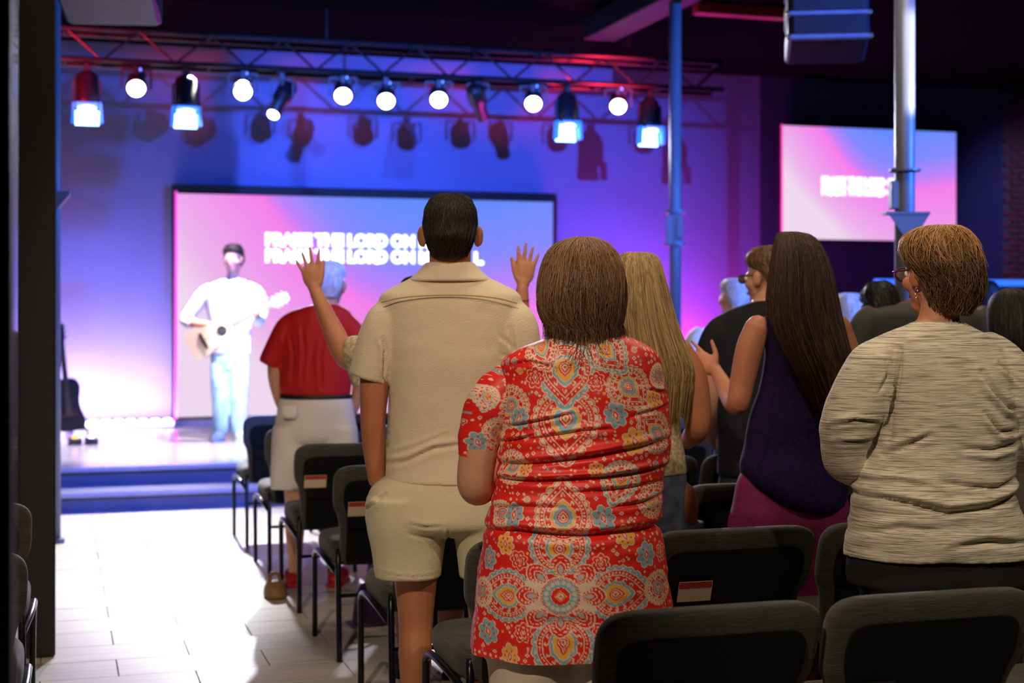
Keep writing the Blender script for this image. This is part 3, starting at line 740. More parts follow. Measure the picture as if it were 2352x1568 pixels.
class Person:
    def __init__(s, label, d, px0, floor=0.0, flip=False, group=None):
        s.d, s.px0, s.fl, s.sg = d, px0, floor, (-1 if flip else 1); s.s = F/d
        p = W(px0, HY, d); s.root = empty('person', label, 'person', (p.x, p.y, floor), -TH+(math.pi if flip else 0)); s.body = Vol()
    def x(s, px): return s.sg*(px-s.px0)/s.s
    def z(s, py): return CZ-(py-HY)/s.s-s.fl
    def pt(s, q): return (s.x(q[0]), q[2] if len(q) > 2 else 0, s.z(q[1]))
    def pts(s, L): return [s.pt(q) for q in L]
    def rad(s, L): return [q[3] for q in L]
    def rows(s, L):
        out = []
        for q in L:
            xa, xb = sorted((s.x(q[1]), s.x(q[2]))); out.append((s.z(q[0]), (xa+xb)/2, (xb-xa)/2, q[5] if len(q) > 5 else 0, q[3], q[4]))
        return out
    def head(s, px, top, k=1.0, yaw=0, pitch=0, roll=0, y=.02, ears=True, neck=None, nr=.056, eo=1.0):
        """top = pixel row of the crown; head centre .12 k below"""
        s.hk = k; s.hR = npm(Euler((pitch, roll, yaw)).to_matrix()); s.hc = np.array((s.x(px), y, s.z(top)-.122*k))
        head_vol(s.body, s.hc, k, s.hR, ears, eo=eo)
        n0 = s.hc+s.hR @ np.array((0, -.03, -.055))*k
        if neck is not None: s.body.tube([n0, (n0*.45+np.array(s.pt(neck))*.55), s.pt(neck)], [nr*k, nr*k*1.0, nr*k*1.08], 16, 4)
    def torso(s, rows, kw=.86, kd=.80): s.body.loft([(z, cx, a*kw, cy, bf*kd, bb*kd) for z, cx, a, cy, bf, bb in s.rows(rows)], 32)
    def limb(s, L): s.body.tube(s.pts(L), s.rad(L), 14, 6, round_=True)
    def hand(s, q, f, n, side, **kw): hand_vol(s.body, s.pt(q), f, n, side, **kw)
    def legs(s, hip, w=.092, r=1.0, knee=.50, foot=True, turn=.15):
        s.lx = []
        for sd in (-1, 1):
            x = s.x(hip[0])+sd*w; h = s.z(hip[1]); s.lx.append(x)
            s.body.tube([(x, 0, h), (x, .01, h*.78), (x, .015, h*.55), (x, -.012, h*.40), (x, -.005, h*.22), (x, 0, .07)], np.array([.088, .078, .058, .055, .043, .036])*r, 14, 5, round_=True)
            s.body.ell((x+sd*.02, .06, .04), (.042, .115, .035), (0, 0, -sd*turn))
    def shoes(s, m):
        for i, x in enumerate(s.lx):
            sd = (-1, 1)[i]; v = Vol(); v.ell((x+sd*.02, .06, .045), (.052, .14, .048), (0, 0, -sd*.15)); v.box((x+sd*.02, .06, .010), (.045, .128, .010), (0, 0, -sd*.15), .008)
            me = remesh(v, .008, 3); vv, _ = get_v(me); vv[:, 2] = np.maximum(vv[:, 2], 0); me.vertices.foreach_set('co', vv.ravel()); link('shoe', me, m, s.root, True)
    def trousers(s, m, rows, hem, r=1.0, flare=1.0, name='trousers', voxel=.010, noise=.004, w=None):
        v = Vol(); R = s.rows(rows); v.loft(R, 36); h = R[-1][0]+.05; zh = hem
        for i, x in enumerate(s.lx):
            L = [(x, 0, h), (x, .01, h*.75+zh*.25), (x, .012, h*.4+zh*.6), (x, 0, zh)]
            v.tube(L, np.array([.105, .098, .088*(1+flare)/2, .085*flare])*r, 20, 6)
        return s.cloth(name, v, m, voxel, 3, [(noise, (9, 9, 14), 5), (noise*.5, (22, 22, 30), 6)])
    def cloth(s, name, v, m, voxel=.008, smooth=4, noise=(), folds=(), parent=None, post=None):
        me = remesh(v, voxel, smooth); V, N = get_v(me); dsp = np.zeros(len(V))
        for amp, fr, sd in noise: dsp += amp*vnoise(V*np.array(fr)+50, sd)
        if folds: dsp += fold_disp(V, [([(s.x(a), s.z(b)) for a, b in L], w, dp) for L, w, dp in folds])
        V = V+N*dsp[:, None]
        if post is not None: V = post(V, N)
        me.vertices.foreach_set('co', V.ravel()); me.update(); return link(name, me, m, parent or s.root, True)
    def finish(s, skin, voxel=.008, smooth=3):
        me = remesh(s.body, voxel, smooth); s.bo = link('body', me, skin, s.root, True); face_parts(s.root, s.hc, s.hk, s.hR); return s.root
    def short(s, m, n=700, vol=1.0, seed=1, ln=(.10, .25), jit=.010, **kw):
        R = short_rows((0, 0, 0), s.hk, vol); o = hair_obj(s.root, R, m, n, (0, math.pi*2), (0, .8), ln, jit, .0010, .25, 0, seed=seed, **kw)
        o.matrix_local = Matrix.Translation(s.hc) @ Matrix(s.hR.tolist()).to_4x4(); return o
    def glasses(s, m, lens, k=1.0):
        C, R = s.hc, s.hR*s.hk; T = lambda p: C+R @ np.array(p)
        g = Vol()
        for sd in (-1, 1):
            an = np.linspace(0, 2*np.pi, 17); g.tube([T((sd*.034+.026*math.cos(a), .107, -.004+.019*math.sin(a))) for a in an], [.0022]*17, 6, 1, caps=False)
            g.tube([T((sd*.060, .107, .004)), T((sd*.078, .09, .004)), T((sd*.084, 0, .004)), T((sd*.082, -.02, -.008))], [.0026]*4, 6, 3)
        g.tube([T((-.008, .108, 0)), T((.008, .108, 0))], [.002]*2, 6, 1); o = g.build('glasses', m, s.root, True)
        for sd in (-1, 1):
            v = Vol(); mell(v, T((sd*.034, .107, -.004)), (.025*s.hk, .0012, .018*s.hk), s.hR, 14, 7); v.build('lens', lens, o, True)

m_lensg = mat('spectacle_lens', (120, 100, 110), .05, spec=.8)
h_dark = hair_mat('dark_brown_hair', (17, 12, 9), (54, 38, 28), .6); h_brown = hair_mat('brown_hair', (38, 25, 17), (164, 120, 84))
h_blonde = hair_mat('blonde_hair', (104, 78, 46), (214, 178, 122)); h_gold = hair_mat('golden_brown_hair', (28, 18, 12), (190, 136, 82), .42)
h_white = hair_mat('white_hair', (170, 170, 180), (240, 240, 248)); h_long = hair_mat('long_brown_hair', (26, 18, 14), (116, 84, 62))
h_black = hair_mat('black_hair', (12, 10, 10), (44, 36, 32))
m_wire = mat('spectacle_frame', (60, 50, 50), .25, .6, var=((50, 50, 50), (90, 80, 80)))

# ---- man in a cream short-sleeved shirt and shorts, seen from behind
P = Person('man in a cream short-sleeved shirt and pale shorts, hand in pocket', 4.95, 1035)
cream = mat('cream_waffle_knit', (222, 202, 172), .9, sheen=.15, var=((3, 3, 3), (214, 192, 162)), bump=((240, 240, 240), .6))
sand = mat('sand_shorts', (212, 198, 164), .9, sheen=.15, var=((3, 3, 3), (204, 188, 154)), bump=((240, 240, 240), .5))
P.head(1034, 446, 1.06, 0, -.06, y=.015, neck=(1034, 660, .005), nr=.066, eo=1.08)
sh = [(606, 985, 1083, .055, .060, -.01), (628, 962, 1106, .07, .075, -.01), (646, 930, 1142, .085, .09), (664, 893, 1178, .10, .10), (682, 873, 1198, .11, .112), (720, 872, 1200, .12, .122), (790, 884, 1192, .13, .128), (880, 895, 1186, .135, .125), (980, 897, 1184, .135, .12), (1040, 892, 1188, .132, .122), (1105, 882, 1194, .128, .138)]
P.torso(sh)
P.limb([(905, 712, 0, .062), (868, 830, 0, .056), (857, 950, .0, .044), (858, 1020, .02, .041), (864, 1105, .03, .030)])
P.limb([(1163, 712, 0, .062), (1196, 830, 0, .056), (1208, 950, .0, .044), (1210, 1020, .02, .041), (1204, 1105, .03, .030)])
P.hand((866, 1112, .03), (.12, .15, -1), (1, .2, 0), -1, curl=.3, spread=.08); P.hand((1203, 1112, .03), (-.12, .15, -1), (-1, .2, 0), 1, curl=.3, spread=.08)
P.torso([(1080, 890, 1180, .12, .12), (1200, 900, 1170, .1, .12)])
P.legs((1035, 1170), .118, 1.0)
v = Vol(); v.loft(P.rows(sh), 48, 60)
v.tube(P.pts([(930, 716, 0), (893, 745, 0), (868, 800, 0), (846, 870, 0)]), [.070, .080, .078, .068], 26, 8)
v.tube(P.pts([(1140, 716, 0), (1176, 745, 0), (1190, 800, 0), (1206, 872, 0)]), [.070, .080, .078, .068], 26, 8)
shirt = P.cloth('shirt', v, cream, .0065, 5, [(.003, (7, 7, 9), 3), (.0015, (18, 18, 26), 4)],
    [([(884, 870), (888, 800), (882, 775)], .012, .012), ([(1185, 850), (1180, 790), (1172, 750)], .012, .012), ([(1180, 800), (1150, 770)], .014, .008), ([(1190, 830), (1150, 810)], .014, .008),
     ([(886, 1062), (940, 1052), (1000, 1022), (1080, 1012)], .016, .011), ([(900, 1040), (960, 1020), (1030, 990)], .014, .005), ([(1120, 1060), (1190, 1050)], .014, .008)])
# yoke seam and collar
def band(P, line, y, r, name, m, parent, n=8): 
    v = Vol(); v.tube([(P.x(a), yy, P.z(b)) for (a, b), yy in zip(line, y)], [r]*len(line), n, 5, round_=True); return v.build(name, m, parent, True)
cl = Vol(); rows = [(602, 981, 1087, .058, .066, -.008), (606, 976, 1092, .064, .072, -.008), (624, 960, 1108, .078, .086, -.008), (643, 938, 1130, .094, .104, -.004), (647, 940, 1128, .090, .098, -.004)]
cl.loft(P.rows(rows), 64, 24); me = remesh(cl, .005, 3); link('collar', me, cream, shirt, True)
band(P, [(882, 694), (930, 684), (1000, 679), (1075, 679), (1140, 685), (1186, 696)], (-.085, -.116, -.124, -.124, -.116, -.085), .0022, 'yoke_seam', mat('seam_thread', (176, 150, 104), .9), shirt)
# shorts
v = Vol(); v.loft(P.rows([(1092, 884, 1190, .125, .128), (1120, 852, 1212, .128, .142), (1160, 842, 1224, .128, .152), (1200, 843, 1224, .12, .15), (1225, 880, 1190, .08, .10)]), 48, 30)
v.loft(P.rows([(1140, 842, 1036, .12, .14), (1200, 843, 1031, .118, .135), (1260, 852, 1022, .115, .12), (1322, 862, 1013, .11, .11)]), 36, 30, 2.3)
v.loft(P.rows([(1140, 1032, 1226, .12, .14), (1200, 1037, 1225, .118, .135), (1260, 1046, 1216, .115, .12), (1322, 1055, 1206, .11, .11)]), 36, 30, 2.3)
shorts = P.cloth('shorts', v, sand, .0065, 4, [(.003, (8, 8, 10), 8)], [([(945, 1190), (985, 1196), (1022, 1194)], .012, .005), ([(940, 1212), (985, 1222), (1020, 1218)], .012, .004), ([(1034, 1240), (1033, 1190)], .010, .006), ([(845, 1165), (862, 1150), (892, 1125)], .010, .010), ([(866, 1300), (940, 1311), (1010, 1309)], .006, .004)])
P.shoes(m_shoe); P.finish(sk_tan, .0062)
R = P.rows([(443, 1026, 1046, .015, .012), (446, 1010, 1062, .035, .03, .0), (454, 994, 1077, .06, .055, .0), (468, 983, 1087, .085, .08, -.0), (490, 976, 1094, .095, .100, -.005), (518, 974, 1095, .08, .105, -.01), (546, 979, 1090, .04, .095, -.035), (570, 987, 1082, .02, .066, -.05), (588, 996, 1073, .01, .052, -.055), (598, 1004, 1066, .01, .042, -.055)])
hair_obj(P.root, R, h_dark, 1500, (math.pi*.75, math.pi*2.25), (0, .8), (.10, .22), .006, .0009, .12, 0, seed=2, rough=.02)

# ---- woman in the red print tunic
P = Person('woman in a red paisley print tunic with a brown bob, nearest the camera', 4.05, 1310)
PX = lambda x: P.px0+x*P.s
PY = lambda z: HY-(z-CZ)*P.s
tun = [(764, 1292, 1412, .06, .07, .0), (774, 1262, 1446, .075, .095), (786, 1228, 1474, .09, .112), (802, 1188, 1500, .11, .126), (824, 1158, 1516, .13, .136), (860, 1148, 1524, .155, .142), (920, 1146, 1532, .175, .146), (985, 1146, 1540, .185, .146), (1040, 1144, 1538, .188, .144), (1088, 1140, 1523, .188, .138), (1110, 1138, 1522, .19, .140), (1150, 1128, 1522, .19, .150), (1185, 1117, 1514, .188, .150), (1204, 1114, 1505, .186, .147), (1218, 1112, 1518, .186, .160), (1260, 1106, 1526, .188, .172), (1330, 1094, 1536, .185, .172), (1410, 1086, 1542, .178, .166), (1488, 1080, 1546, .172, .160)]
P.head(1335, 556, 1.03, .35, -.05, y=.03, neck=(1350, 770, .0), nr=.055)
P.torso(tun[:-3])
P.limb([(1190, 870, 0, .052), (1122, 950, 0, .054), (1096, 1060, .0, .053), (1094, 1120, .015, .050), (1120, 1118, .10, .042), (1180, 1080, .22, .032)])
P.limb([(1476, 870, .02, .05), (1488, 950, .07, .052), (1482, 1050, .10, .045), (1474, 1085, .13, .042), (1450, 1080, .20, .040), (1400, 1060, .27, .032)])
P.hand((1186, 1076, .225), (.8, .5, .3), (0, -.5, .3), -1, curl=.4); P.hand((1404, 1066, .265), (-.8, .4, .2), (0, -.5, .3), 1, curl=.4)
P.legs((1310, 1400), .10, 1.12)

# the print, painted per vertex in cloth coordinates (u to the right, w downwards, in the frame of the back view)
RED, CRM, BLU, YEL, DRD = [np.array(srgb(c)) for c in ((226, 36, 26), (226, 196, 170), (128, 166, 178), (236, 168, 72), (168, 20, 22))]
class Paint:
    def __init__(s, u, w):
        s.u, s.w = u, w; s.c = np.tile(RED, (len(u), 1)); s.used = np.zeros(len(u), bool)
    def near(s, cx, cy, R):
        i = np.nonzero((np.abs(s.u-cx) < R) & (np.abs(s.w-cy) < R))[0]; return i, s.u[i]-cx, s.w[i]-cy
    def put(s, i, m, col): s.c[i[m]] = col; s.used[i[m]] = True
    def onion(s, cx, cy, R, ang, style=0):
        """pointed medallion; ang 0 = tip up, 90 = tip right"""
        i, x, y = s.near(cx, cy, R*1.75)
        if not len(i): return
        a = math.radians(ang); tx, ty = math.sin(a), -math.cos(a); ax = x*tx+y*ty; pr = -x*ty+y*tx
        ph = np.arctan2(pr, ax); rho = np.hypot(x, y); rr = R*(.80+.06*np.cos(ph)+.46*np.exp(-np.abs(ph)/.30)); t = rho/rr
        n = 22; lob = np.abs(np.sin(ph*n/2)); edge = 1.10+.09*lob; cA = (BLU, CRM, RED, YEL)[style % 4]; one = 2.6/R
        m = t < edge+one; s.put(i, m, CRM); s.put(i, t < edge-.002, cA if style % 4 != 1 else RED)
        if style % 4 == 1: s.put(i, (t < edge-.035) & (t > 1.03) & (lob > .35), CRM)
        else: s.put(i, (np.hypot((t-1.075)*rr, (np.mod(ph*n/2/np.pi, 1)-.5)*2*np.pi/n*rr) < 2.6), CRM)
        s.put(i, t < 1.0+one*.4, CRM); s.put(i, t < 1.0-one*.5, RED)
        nd_ = max(12, int(2*np.pi*R*.85/9)); dx = (np.mod(ph/2/np.pi*nd_, 1)-.5)*2*np.pi/nd_*rr*.88
        s.put(i, np.hypot((t-.885)*rr, dx) < 2.5, CRM); s.put(i, np.abs(t-.79) < one*.55, CRM)
        nd2 = max(7, nd_//3); dx = (np.mod(ph/2/np.pi*nd2+.5, 1)-.5)*2*np.pi/nd2*rr*.64; q = np.hypot((t-.645)*rr, dx); s.put(i, q < 4.6, CRM); s.put(i, np.hypot((t-.62)*rr, dx-1.8) < 2.4, RED)
        lob2 = np.abs(np.sin(ph*5)); e2 = .50+.04*lob2; cB, cC = ((YEL, BLU), (BLU, YEL), (YEL, BLU), (BLU, RED))[style % 4]
        s.put(i, t < e2+one*.8, CRM); s.put(i, t < e2, cC); s.put(i, t < .40+.05*lob2, CRM); s.put(i, t < .37+.05*lob2, cB)
        s.put(i, t < .25, RED); s.put(i, (t < .20) & (t > .16), CRM); s.put(i, t < .11, CRM); s.put(i, t < .05, RED)
    def mandala(s, cx, cy, R):
        i, x, y = s.near(cx, cy, R*1.2); ph = np.arctan2(x, -y); rho = np.hypot(x, y)/R; k = np.mod(ph/(2*np.pi)*8+.5, 1)-.5; an = k*2*np.pi/8
        px_, py_ = rho*np.sin(an), rho*np.cos(an)                       # petal frame, 8-fold
        def petal(w, r0, r1): 
            tt = np.clip((py_-r0)/(r1-r0), 0, 1); return np.abs(px_)-w*np.sin(np.pi*tt**1.5)**.8+np.where((py_ < r0) | (py_ > r1), 1, 0)
        s.put(i, (rho < .80) & (np.abs(x) > np.abs(y)*.9), CRM)
        s.put(i, petal(.235, .35, 1.0) < 0, CRM); s.put(i, petal(.21, .36, .965) < 0, RED)
        nd_ = 9; dd = np.abs(petal(.165, .36, .90)); dot = np.mod(py_*14, 1); s.put(i, (dd < .028) & (np.abs(dot-.5) < .3), CRM)
        s.put(i, petal(.115, .40, .80) < 0, CRM); s.put(i, petal(.09, .42, .77) < 0, RED); s.put(i, petal(.06, .46, .72) < 0, BLU*.6+CRM*.4)
        s.put(i, rho < .455, CRM); s.put(i, rho < .43, RED); s.put(i, (np.abs(rho-.415) < .02) & (np.mod(ph*28/np.pi, 1) < .5), CRM)
        s.put(i, rho < .39, BLU); bd = np.mod(ph/2/np.pi*16, 1)-.5; s.put(i, np.hypot((rho-.31), bd*2*np.pi/16*.31) < .052, CRM*.8+BLU*.2)
        s.put(i, rho < .215, CRM); s.put(i, rho < .20, RED); s.put(i, (np.abs(x)+np.abs(y))/R < .14, YEL); s.put(i, (np.abs(x)+np.abs(y))/R < .115, RED); s.put(i, (np.abs(x)+np.abs(y))/R < .09, CRM); s.put(i, rho < .025, RED)
    def flower(s, cx, cy, R, ang, col, n=7):
        i, x, y = s.near(cx, cy, R*1.3)
        if not len(i): return
        a = math.radians(ang); X = x*math.cos(a)-y*math.sin(a); Y = x*math.sin(a)+y*math.cos(a); ph = np.arctan2(X, -Y); r = R*(.72+.28*np.abs(np.cos(ph*n/2))); rho = np.hypot(X, Y*.85)
        s.put(i, rho < r+2, CRM); s.put(i, rho < r, RED if col is CRM else col); s.put(i, (np.abs(rho-r*.62) < 1.3) & (col is CRM), CRM); q = np.abs(np.mod(ph*n/2/np.pi, 1)-.5); s.put(i, np.hypot(rho-r*.72, q*2*np.pi/n*r) < 2.8, RED)
        l = np.abs(X)/(.27*R)+np.abs(Y)/(.5*R); s.put(i, l < 1.25, CRM); s.put(i, l < 1.0, RED); s.put(i, l < .55, CRM)
    def comma(s, cx, cy, R, ang, col):
        i, x, y = s.near(cx, cy, R*2.2)
        if not len(i): return
        a = math.radians(ang); X = x*math.cos(a)-y*math.sin(a); Y = x*math.sin(a)+y*math.cos(a)
        def body(k): return (np.hypot(X, Y) < R*k) | ((Y < 0) & (Y > -1.9*R) & (np.abs(X-(Y/R)**2*R*.28) < (R*k)*(1+Y/(1.9*R))))
        s.put(i, body(1.28), CRM); s.put(i, body(1.12), RED); s.put(i, body(.95), col); s.put(i, np.hypot(X, Y) < R*.5, RED); s.put(i, np.hypot(X, Y) < R*.3, CRM)
    def row(s, pts, r, gap, col):
        for a, b in zip(pts[:-1], pts[1:]):
            L = math.hypot(b[0]-a[0], b[1]-a[1]); n = max(1, int(L/gap))
            for k in range(n):
                cx, cy = a[0]+(b[0]-a[0])*k/n, a[1]+(b[1]-a[1])*k/n; i, x, y = s.near(cx, cy, r*1.5); s.put(i, np.hypot(x, y) < r, col)
    def scatter(s, x0, x1, y0, y1, seed):
        rg = random.Random(seed); pts = []
        for _ in range(5200):
            cx, cy = rg.uniform(x0, x1), rg.uniform(y0, y1); kind = rg.random(); R = (17 if kind < .12 else 9 if kind < .40 else 5 if kind < .7 else 3)
            i, x, y = s.near(cx, cy, R*1.7)
            if len(i) < 4: continue
            q = np.hypot(x, y); near = q < R*1.55
            if s.used[i[near]].any(): continue
            if R == 17: s.flower(cx, cy, 15, rg.uniform(0, 360), rg.choice((BLU, YEL, BLU, CRM)), rg.choice((5, 6, 7)))
            elif R == 9: s.comma(cx, cy, 6.2, rg.uniform(0, 360), rg.choice((BLU, CRM, YEL, CRM)))
            elif R == 5: s.put(i, np.abs(x)+np.abs(y) < 5.2, CRM); s.put(i, q < 1.6, RED)
            else: s.put(i, q < rg.uniform(2.2, 3.4), rg.choice((CRM, CRM, CRM, YEL, BLU)))
    def run(s):
        s.onion(1275, 1238, 66, 0, 0); s.onion(1283, 1444, 68, 180, 0); s.onion(1168, 1345, 62, 270, 0); s.onion(1390, 1338, 66, 90, 0)
        s.onion(1494, 1332, 40, 90, 3); s.onion(1098, 1345, 34, 270, 3); s.mandala(1277, 1342, 96)
        s.onion(1283, 1172, 62, 0, 1); s.onion(1290, 950, 74, 180, 1); s.onion(1288, 838, 66, 180, 0)
        s.onion(1418, 880, 50, 135, 1); s.onion(1168, 925, 50, 225, 1); s.onion(1490, 990, 48, 315, 1); s.onion(1405, 1085, 44, 200, 0); s.onion(1175, 1062, 40, 240, 1); s.onion(1235, 792, 40, 160, 2)
        s.onion(1372, 800, 46, 140, 0); s.onion(1480, 1140, 42, 60, 2); s.onion(1150, 1170, 30, 300, 3)
        s.onion(1090, 905, 26, 200, 0); s.onion(1110, 985, 34, 160, 1); s.onion(1500, 860, 30, 100, 3)
        for q in ((1393, 945, 24, 20, BLU), (1189, 955, 22, -25, BLU), (1178, 1168, 22, 0, BLU), (1366, 1172, 24, 15, BLU), (1072, 1012, 22, 30, BLU), (1112, 1268, 22, 0, BLU), (1462, 1256, 24, 10, BLU), (1118, 1430, 24, 20, BLU), (1462, 1412, 26, 0, BLU),
                  (1432, 1004, 26, 10, YEL), (1482, 912, 20, 40, YEL), (1204, 1066, 14, 0, YEL), (1352, 1066, 15, 0, YEL), (1412, 1212, 22, 20, YEL), (1160, 1232, 20, 0, YEL), (1172, 1475, 20, 10, YEL), (1395, 1475, 22, 0, YEL), (1512, 1255, 18, 0, CRM), (1505, 1420, 20, 30, CRM), (1360, 1270, 18, 0, CRM), (1190, 1265, 18, 30, CRM), (1200, 1425, 18, 0, CRM), (1362, 1420, 18, 40, CRM), (1225, 862, 20, 0, CRM), (1352, 870, 18, 0, CRM)):
            s.flower(*q)
        s.row([(1085, 1476), (1200, 1490), (1300, 1492), (1400, 1488), (1540, 1470)], 3.2, 12, CRM)
        s.row([(1052, 1036), (1095, 1042), (1140, 1046)], 3.2, 9, CRM)
        s.scatter(1020, 1580, 750, 1510, 4); return s.c
m_print = bpy.data.materials.new('red_paisley_jersey'); m_print.use_nodes = True
_nt = m_print.node_tree; _p = _nt.nodes['Principled BSDF']; _a = nd(_nt, 'ShaderNodeAttribute'); _a.attribute_name = 'print'
_nt.links.new(_a.outputs['Color'], _p.inputs['Base Color']); _p.inputs['Roughness'].default_value = .48; _p.inputs['Specular IOR Level'].default_value = .45

TF = [([(1142, 1062), (1240, 1052), (1360, 1036), (1460, 1018), (1540, 1002)], .018, .013), ([(1142, 1094), (1240, 1092), (1380, 1084), (1525, 1066)], .015, .014),
      ([(1150, 1008), (1240, 996), (1330, 980), (1400, 975)], .012, .007), ([(1165, 975), (1230, 960), (1310, 942)], .010, .007), ([(1150, 1012), (1190, 1000), (1240, 985)], .009, .006),
      ([(1112, 1212), (1190, 1203), (1270, 1210), (1340, 1212), (1420, 1205), (1512, 1200)], .022, .018), ([(1400, 1150), (1470, 1142), (1522, 1128)], .014, .009), ([(1120, 1160), (1200, 1150), (1290, 1148)], .016, .005),
      ([(1440, 950), (1500, 935), (1538, 925)], .012, .006), ([(1300, 1118), (1420, 1110), (1522, 1098)], .012, .006), ([(1165, 838), (1215, 828), (1262, 838)], .012, .006), ([(1480, 890), (1530, 900)], .010, .006)]
def tunic_torso():
    nz = 560; R = cr(P.rows(tun), nz); ph = np.concatenate([np.linspace(math.pi*.94, math.pi*2.06, 430), np.linspace(math.pi*2.06, math.pi*2.94, 70)[1:-1]]); na = len(ph)
    g = loft_pts(R[:, None, :], ph[None, :], 2.35); a, b = R[:, 2][:, None], np.where(np.sin(ph)[None, :] > 0, R[:, 4][:, None], R[:, 5][:, None])
    nx, ny = np.cos(ph)[None, :]/a, np.sin(ph)[None, :]/b; L = np.hypot(nx, ny); n = np.stack([nx/L, ny/L, 0*L], -1)
    v = g.reshape(-1, 3); n = n.reshape(-1, 3)
    d = fold_disp(v, [([(P.x(x), P.z(y)) for x, y in l], w, dp) for l, w, dp in TF])
    pyv = PY(v[:, 2]); up = np.clip((pyv-790)/60, 0, 1)
    d += up*(.0035*vnoise(v*np.array((6, 6, 22))+9, 1)+.002*vnoise(v*np.array((14, 14, 44))+9, 2))
    fl = np.clip((pyv-1240)/250, 0, 1); aa = np.broadcast_to(ph[None, :], g.shape[:2]).ravel(); d += fl*.006*np.sin(aa*9+1)*np.clip(fl*1.3, 0, 1)
    v = v+n*d[:, None]; pxv = PX(v[:, 0]); v[:, 2] += np.where(pyv > 1460, -.010*np.exp(-((pxv-1250)/110)**2), 0)
    # cloth coordinate: arc length from the middle of the back
    arc = np.zeros(g.shape[:2]); seg = np.linalg.norm(np.diff(g[:, :, :2], axis=1), axis=2); arc[:, 1:] = np.cumsum(seg, 1); mid = np.argmin(np.abs(ph-1.5*math.pi)); arc -= arc[:, mid:mid+1]
    half = 1.0; arc = np.where(np.abs(arc) < .3, arc, arc); u = (P.px0+5+R[:, 1][:, None]*P.s*0)+arc*P.s*.93
    pc = Paint(u.ravel()+ (PX(R[:, 1])-1325)[:, None].repeat(na, 1).ravel(), pyv).run()
    r_, c_ = np.meshgrid(np.arange(nz-1), np.arange(na), indexing='ij'); c2 = (c_+1) % na
    f = np.stack([r_*na+c_, (r_+1)*na+c_, (r_+1)*na+c2, r_*na+c2], -1).reshape(-1, 4)
    return v, f, pc
def tunic_sleeve(L, rad):
    t = Vol(); t.tube(P.pts(L), rad, 150, 44, caps=False); v, f = t.arrays(); cen = np.array(P.pts(L)).mean(0)
    m = 150; rows_ = len(v)//m; ax = v.reshape(rows_, m, 3); nrm = ax-ax.mean(1, keepdims=True); nrm /= np.linalg.norm(nrm, axis=2, keepdims=True); nrm = nrm.reshape(-1, 3)
    v = v+nrm*(.004*vnoise(v*np.array((9, 9, 26))+3, 3)+.002*vnoise(v*np.array((22, 22, 50))+3, 4))[:, None]
    pc = Paint(PX(v[:, 0])+v[:, 1]*P.s*.55, PY(v[:, 2])).run(); return v, np.array(f), pc
parts_ = [tunic_torso(), tunic_sleeve([(1230, 856, 0), (1186, 876, 0), (1138, 925, 0), (1108, 985, 0), (1096, 1050, 0)], [.040, .064, .074, .064, .0515]),
          tunic_sleeve([(1450, 845, .0), (1474, 866, .02), (1486, 910, .06), (1488, 975, .08), (1484, 1040, .10)], [.046, .058, .058, .056, .053])]
o_ = 0; vv, ff, cc = [], [], []
for v_, f_, c_ in parts_:
    vv.append(v_); ff += (f_+o_).tolist(); cc.append(c_); o_ += len(v_)
me = bpy.data.meshes.new('tunic'); me.from_pydata(np.vstack(vv).tolist(), [], ff); me.update()
at = me.color_attributes.new('print', 'FLOAT_COLOR', 'POINT'); at.data.foreach_set('color', np.hstack([np.vstack(cc), np.ones((o_, 1))]).ravel())
link('tunic', me, m_print, P.root, True)
P.trousers(mat('cream_trousers', (214, 196, 176), .85, var=((3, 3, 3), (202, 184, 164)), bump=((120, 120, 120), .2)), [(1330, 1115, 1510, .13, .13), (1420, 1110, 1516, .13, .13), (1500, 1105, 1512, .11, .12)], .10, 1.28, 1.0)
P.shoes(m_tanshoe); P.finish(sk_fair, .0070)
P.glasses(m_wire, m_lensg)
R = P.rows([(543, 1326, 1350, .015, .015, .02), (547, 1306, 1372, .035, .035, .02), (558, 1282, 1394, .06, .06, .02), (580, 1262, 1412, .08, .09, .015), (615, 1250, 1423, .085, .112, .005), (655, 1244, 1429, .07, .122, -.005), (695, 1242, 1429, .05, .118, -.01), (725, 1248, 1424, .035, .104, -.015), (748, 1262, 1418, .025, .088, -.02), (764, 1280, 1412, .02, .078, -.02)])
hair_obj(P.root, R, h_brown, 2600, (math.pi*.80, math.pi*2.20), (0, .5), (.4, 1.0), .016, .0010, .24, .05, .03, seed=5, wisps=700, rough=.08, tintf=lambda q: np.clip((q[:, 2]-1.50)/.22, .05, .8))  # tint paler towards the crown: sheen of the top light painted into the hair

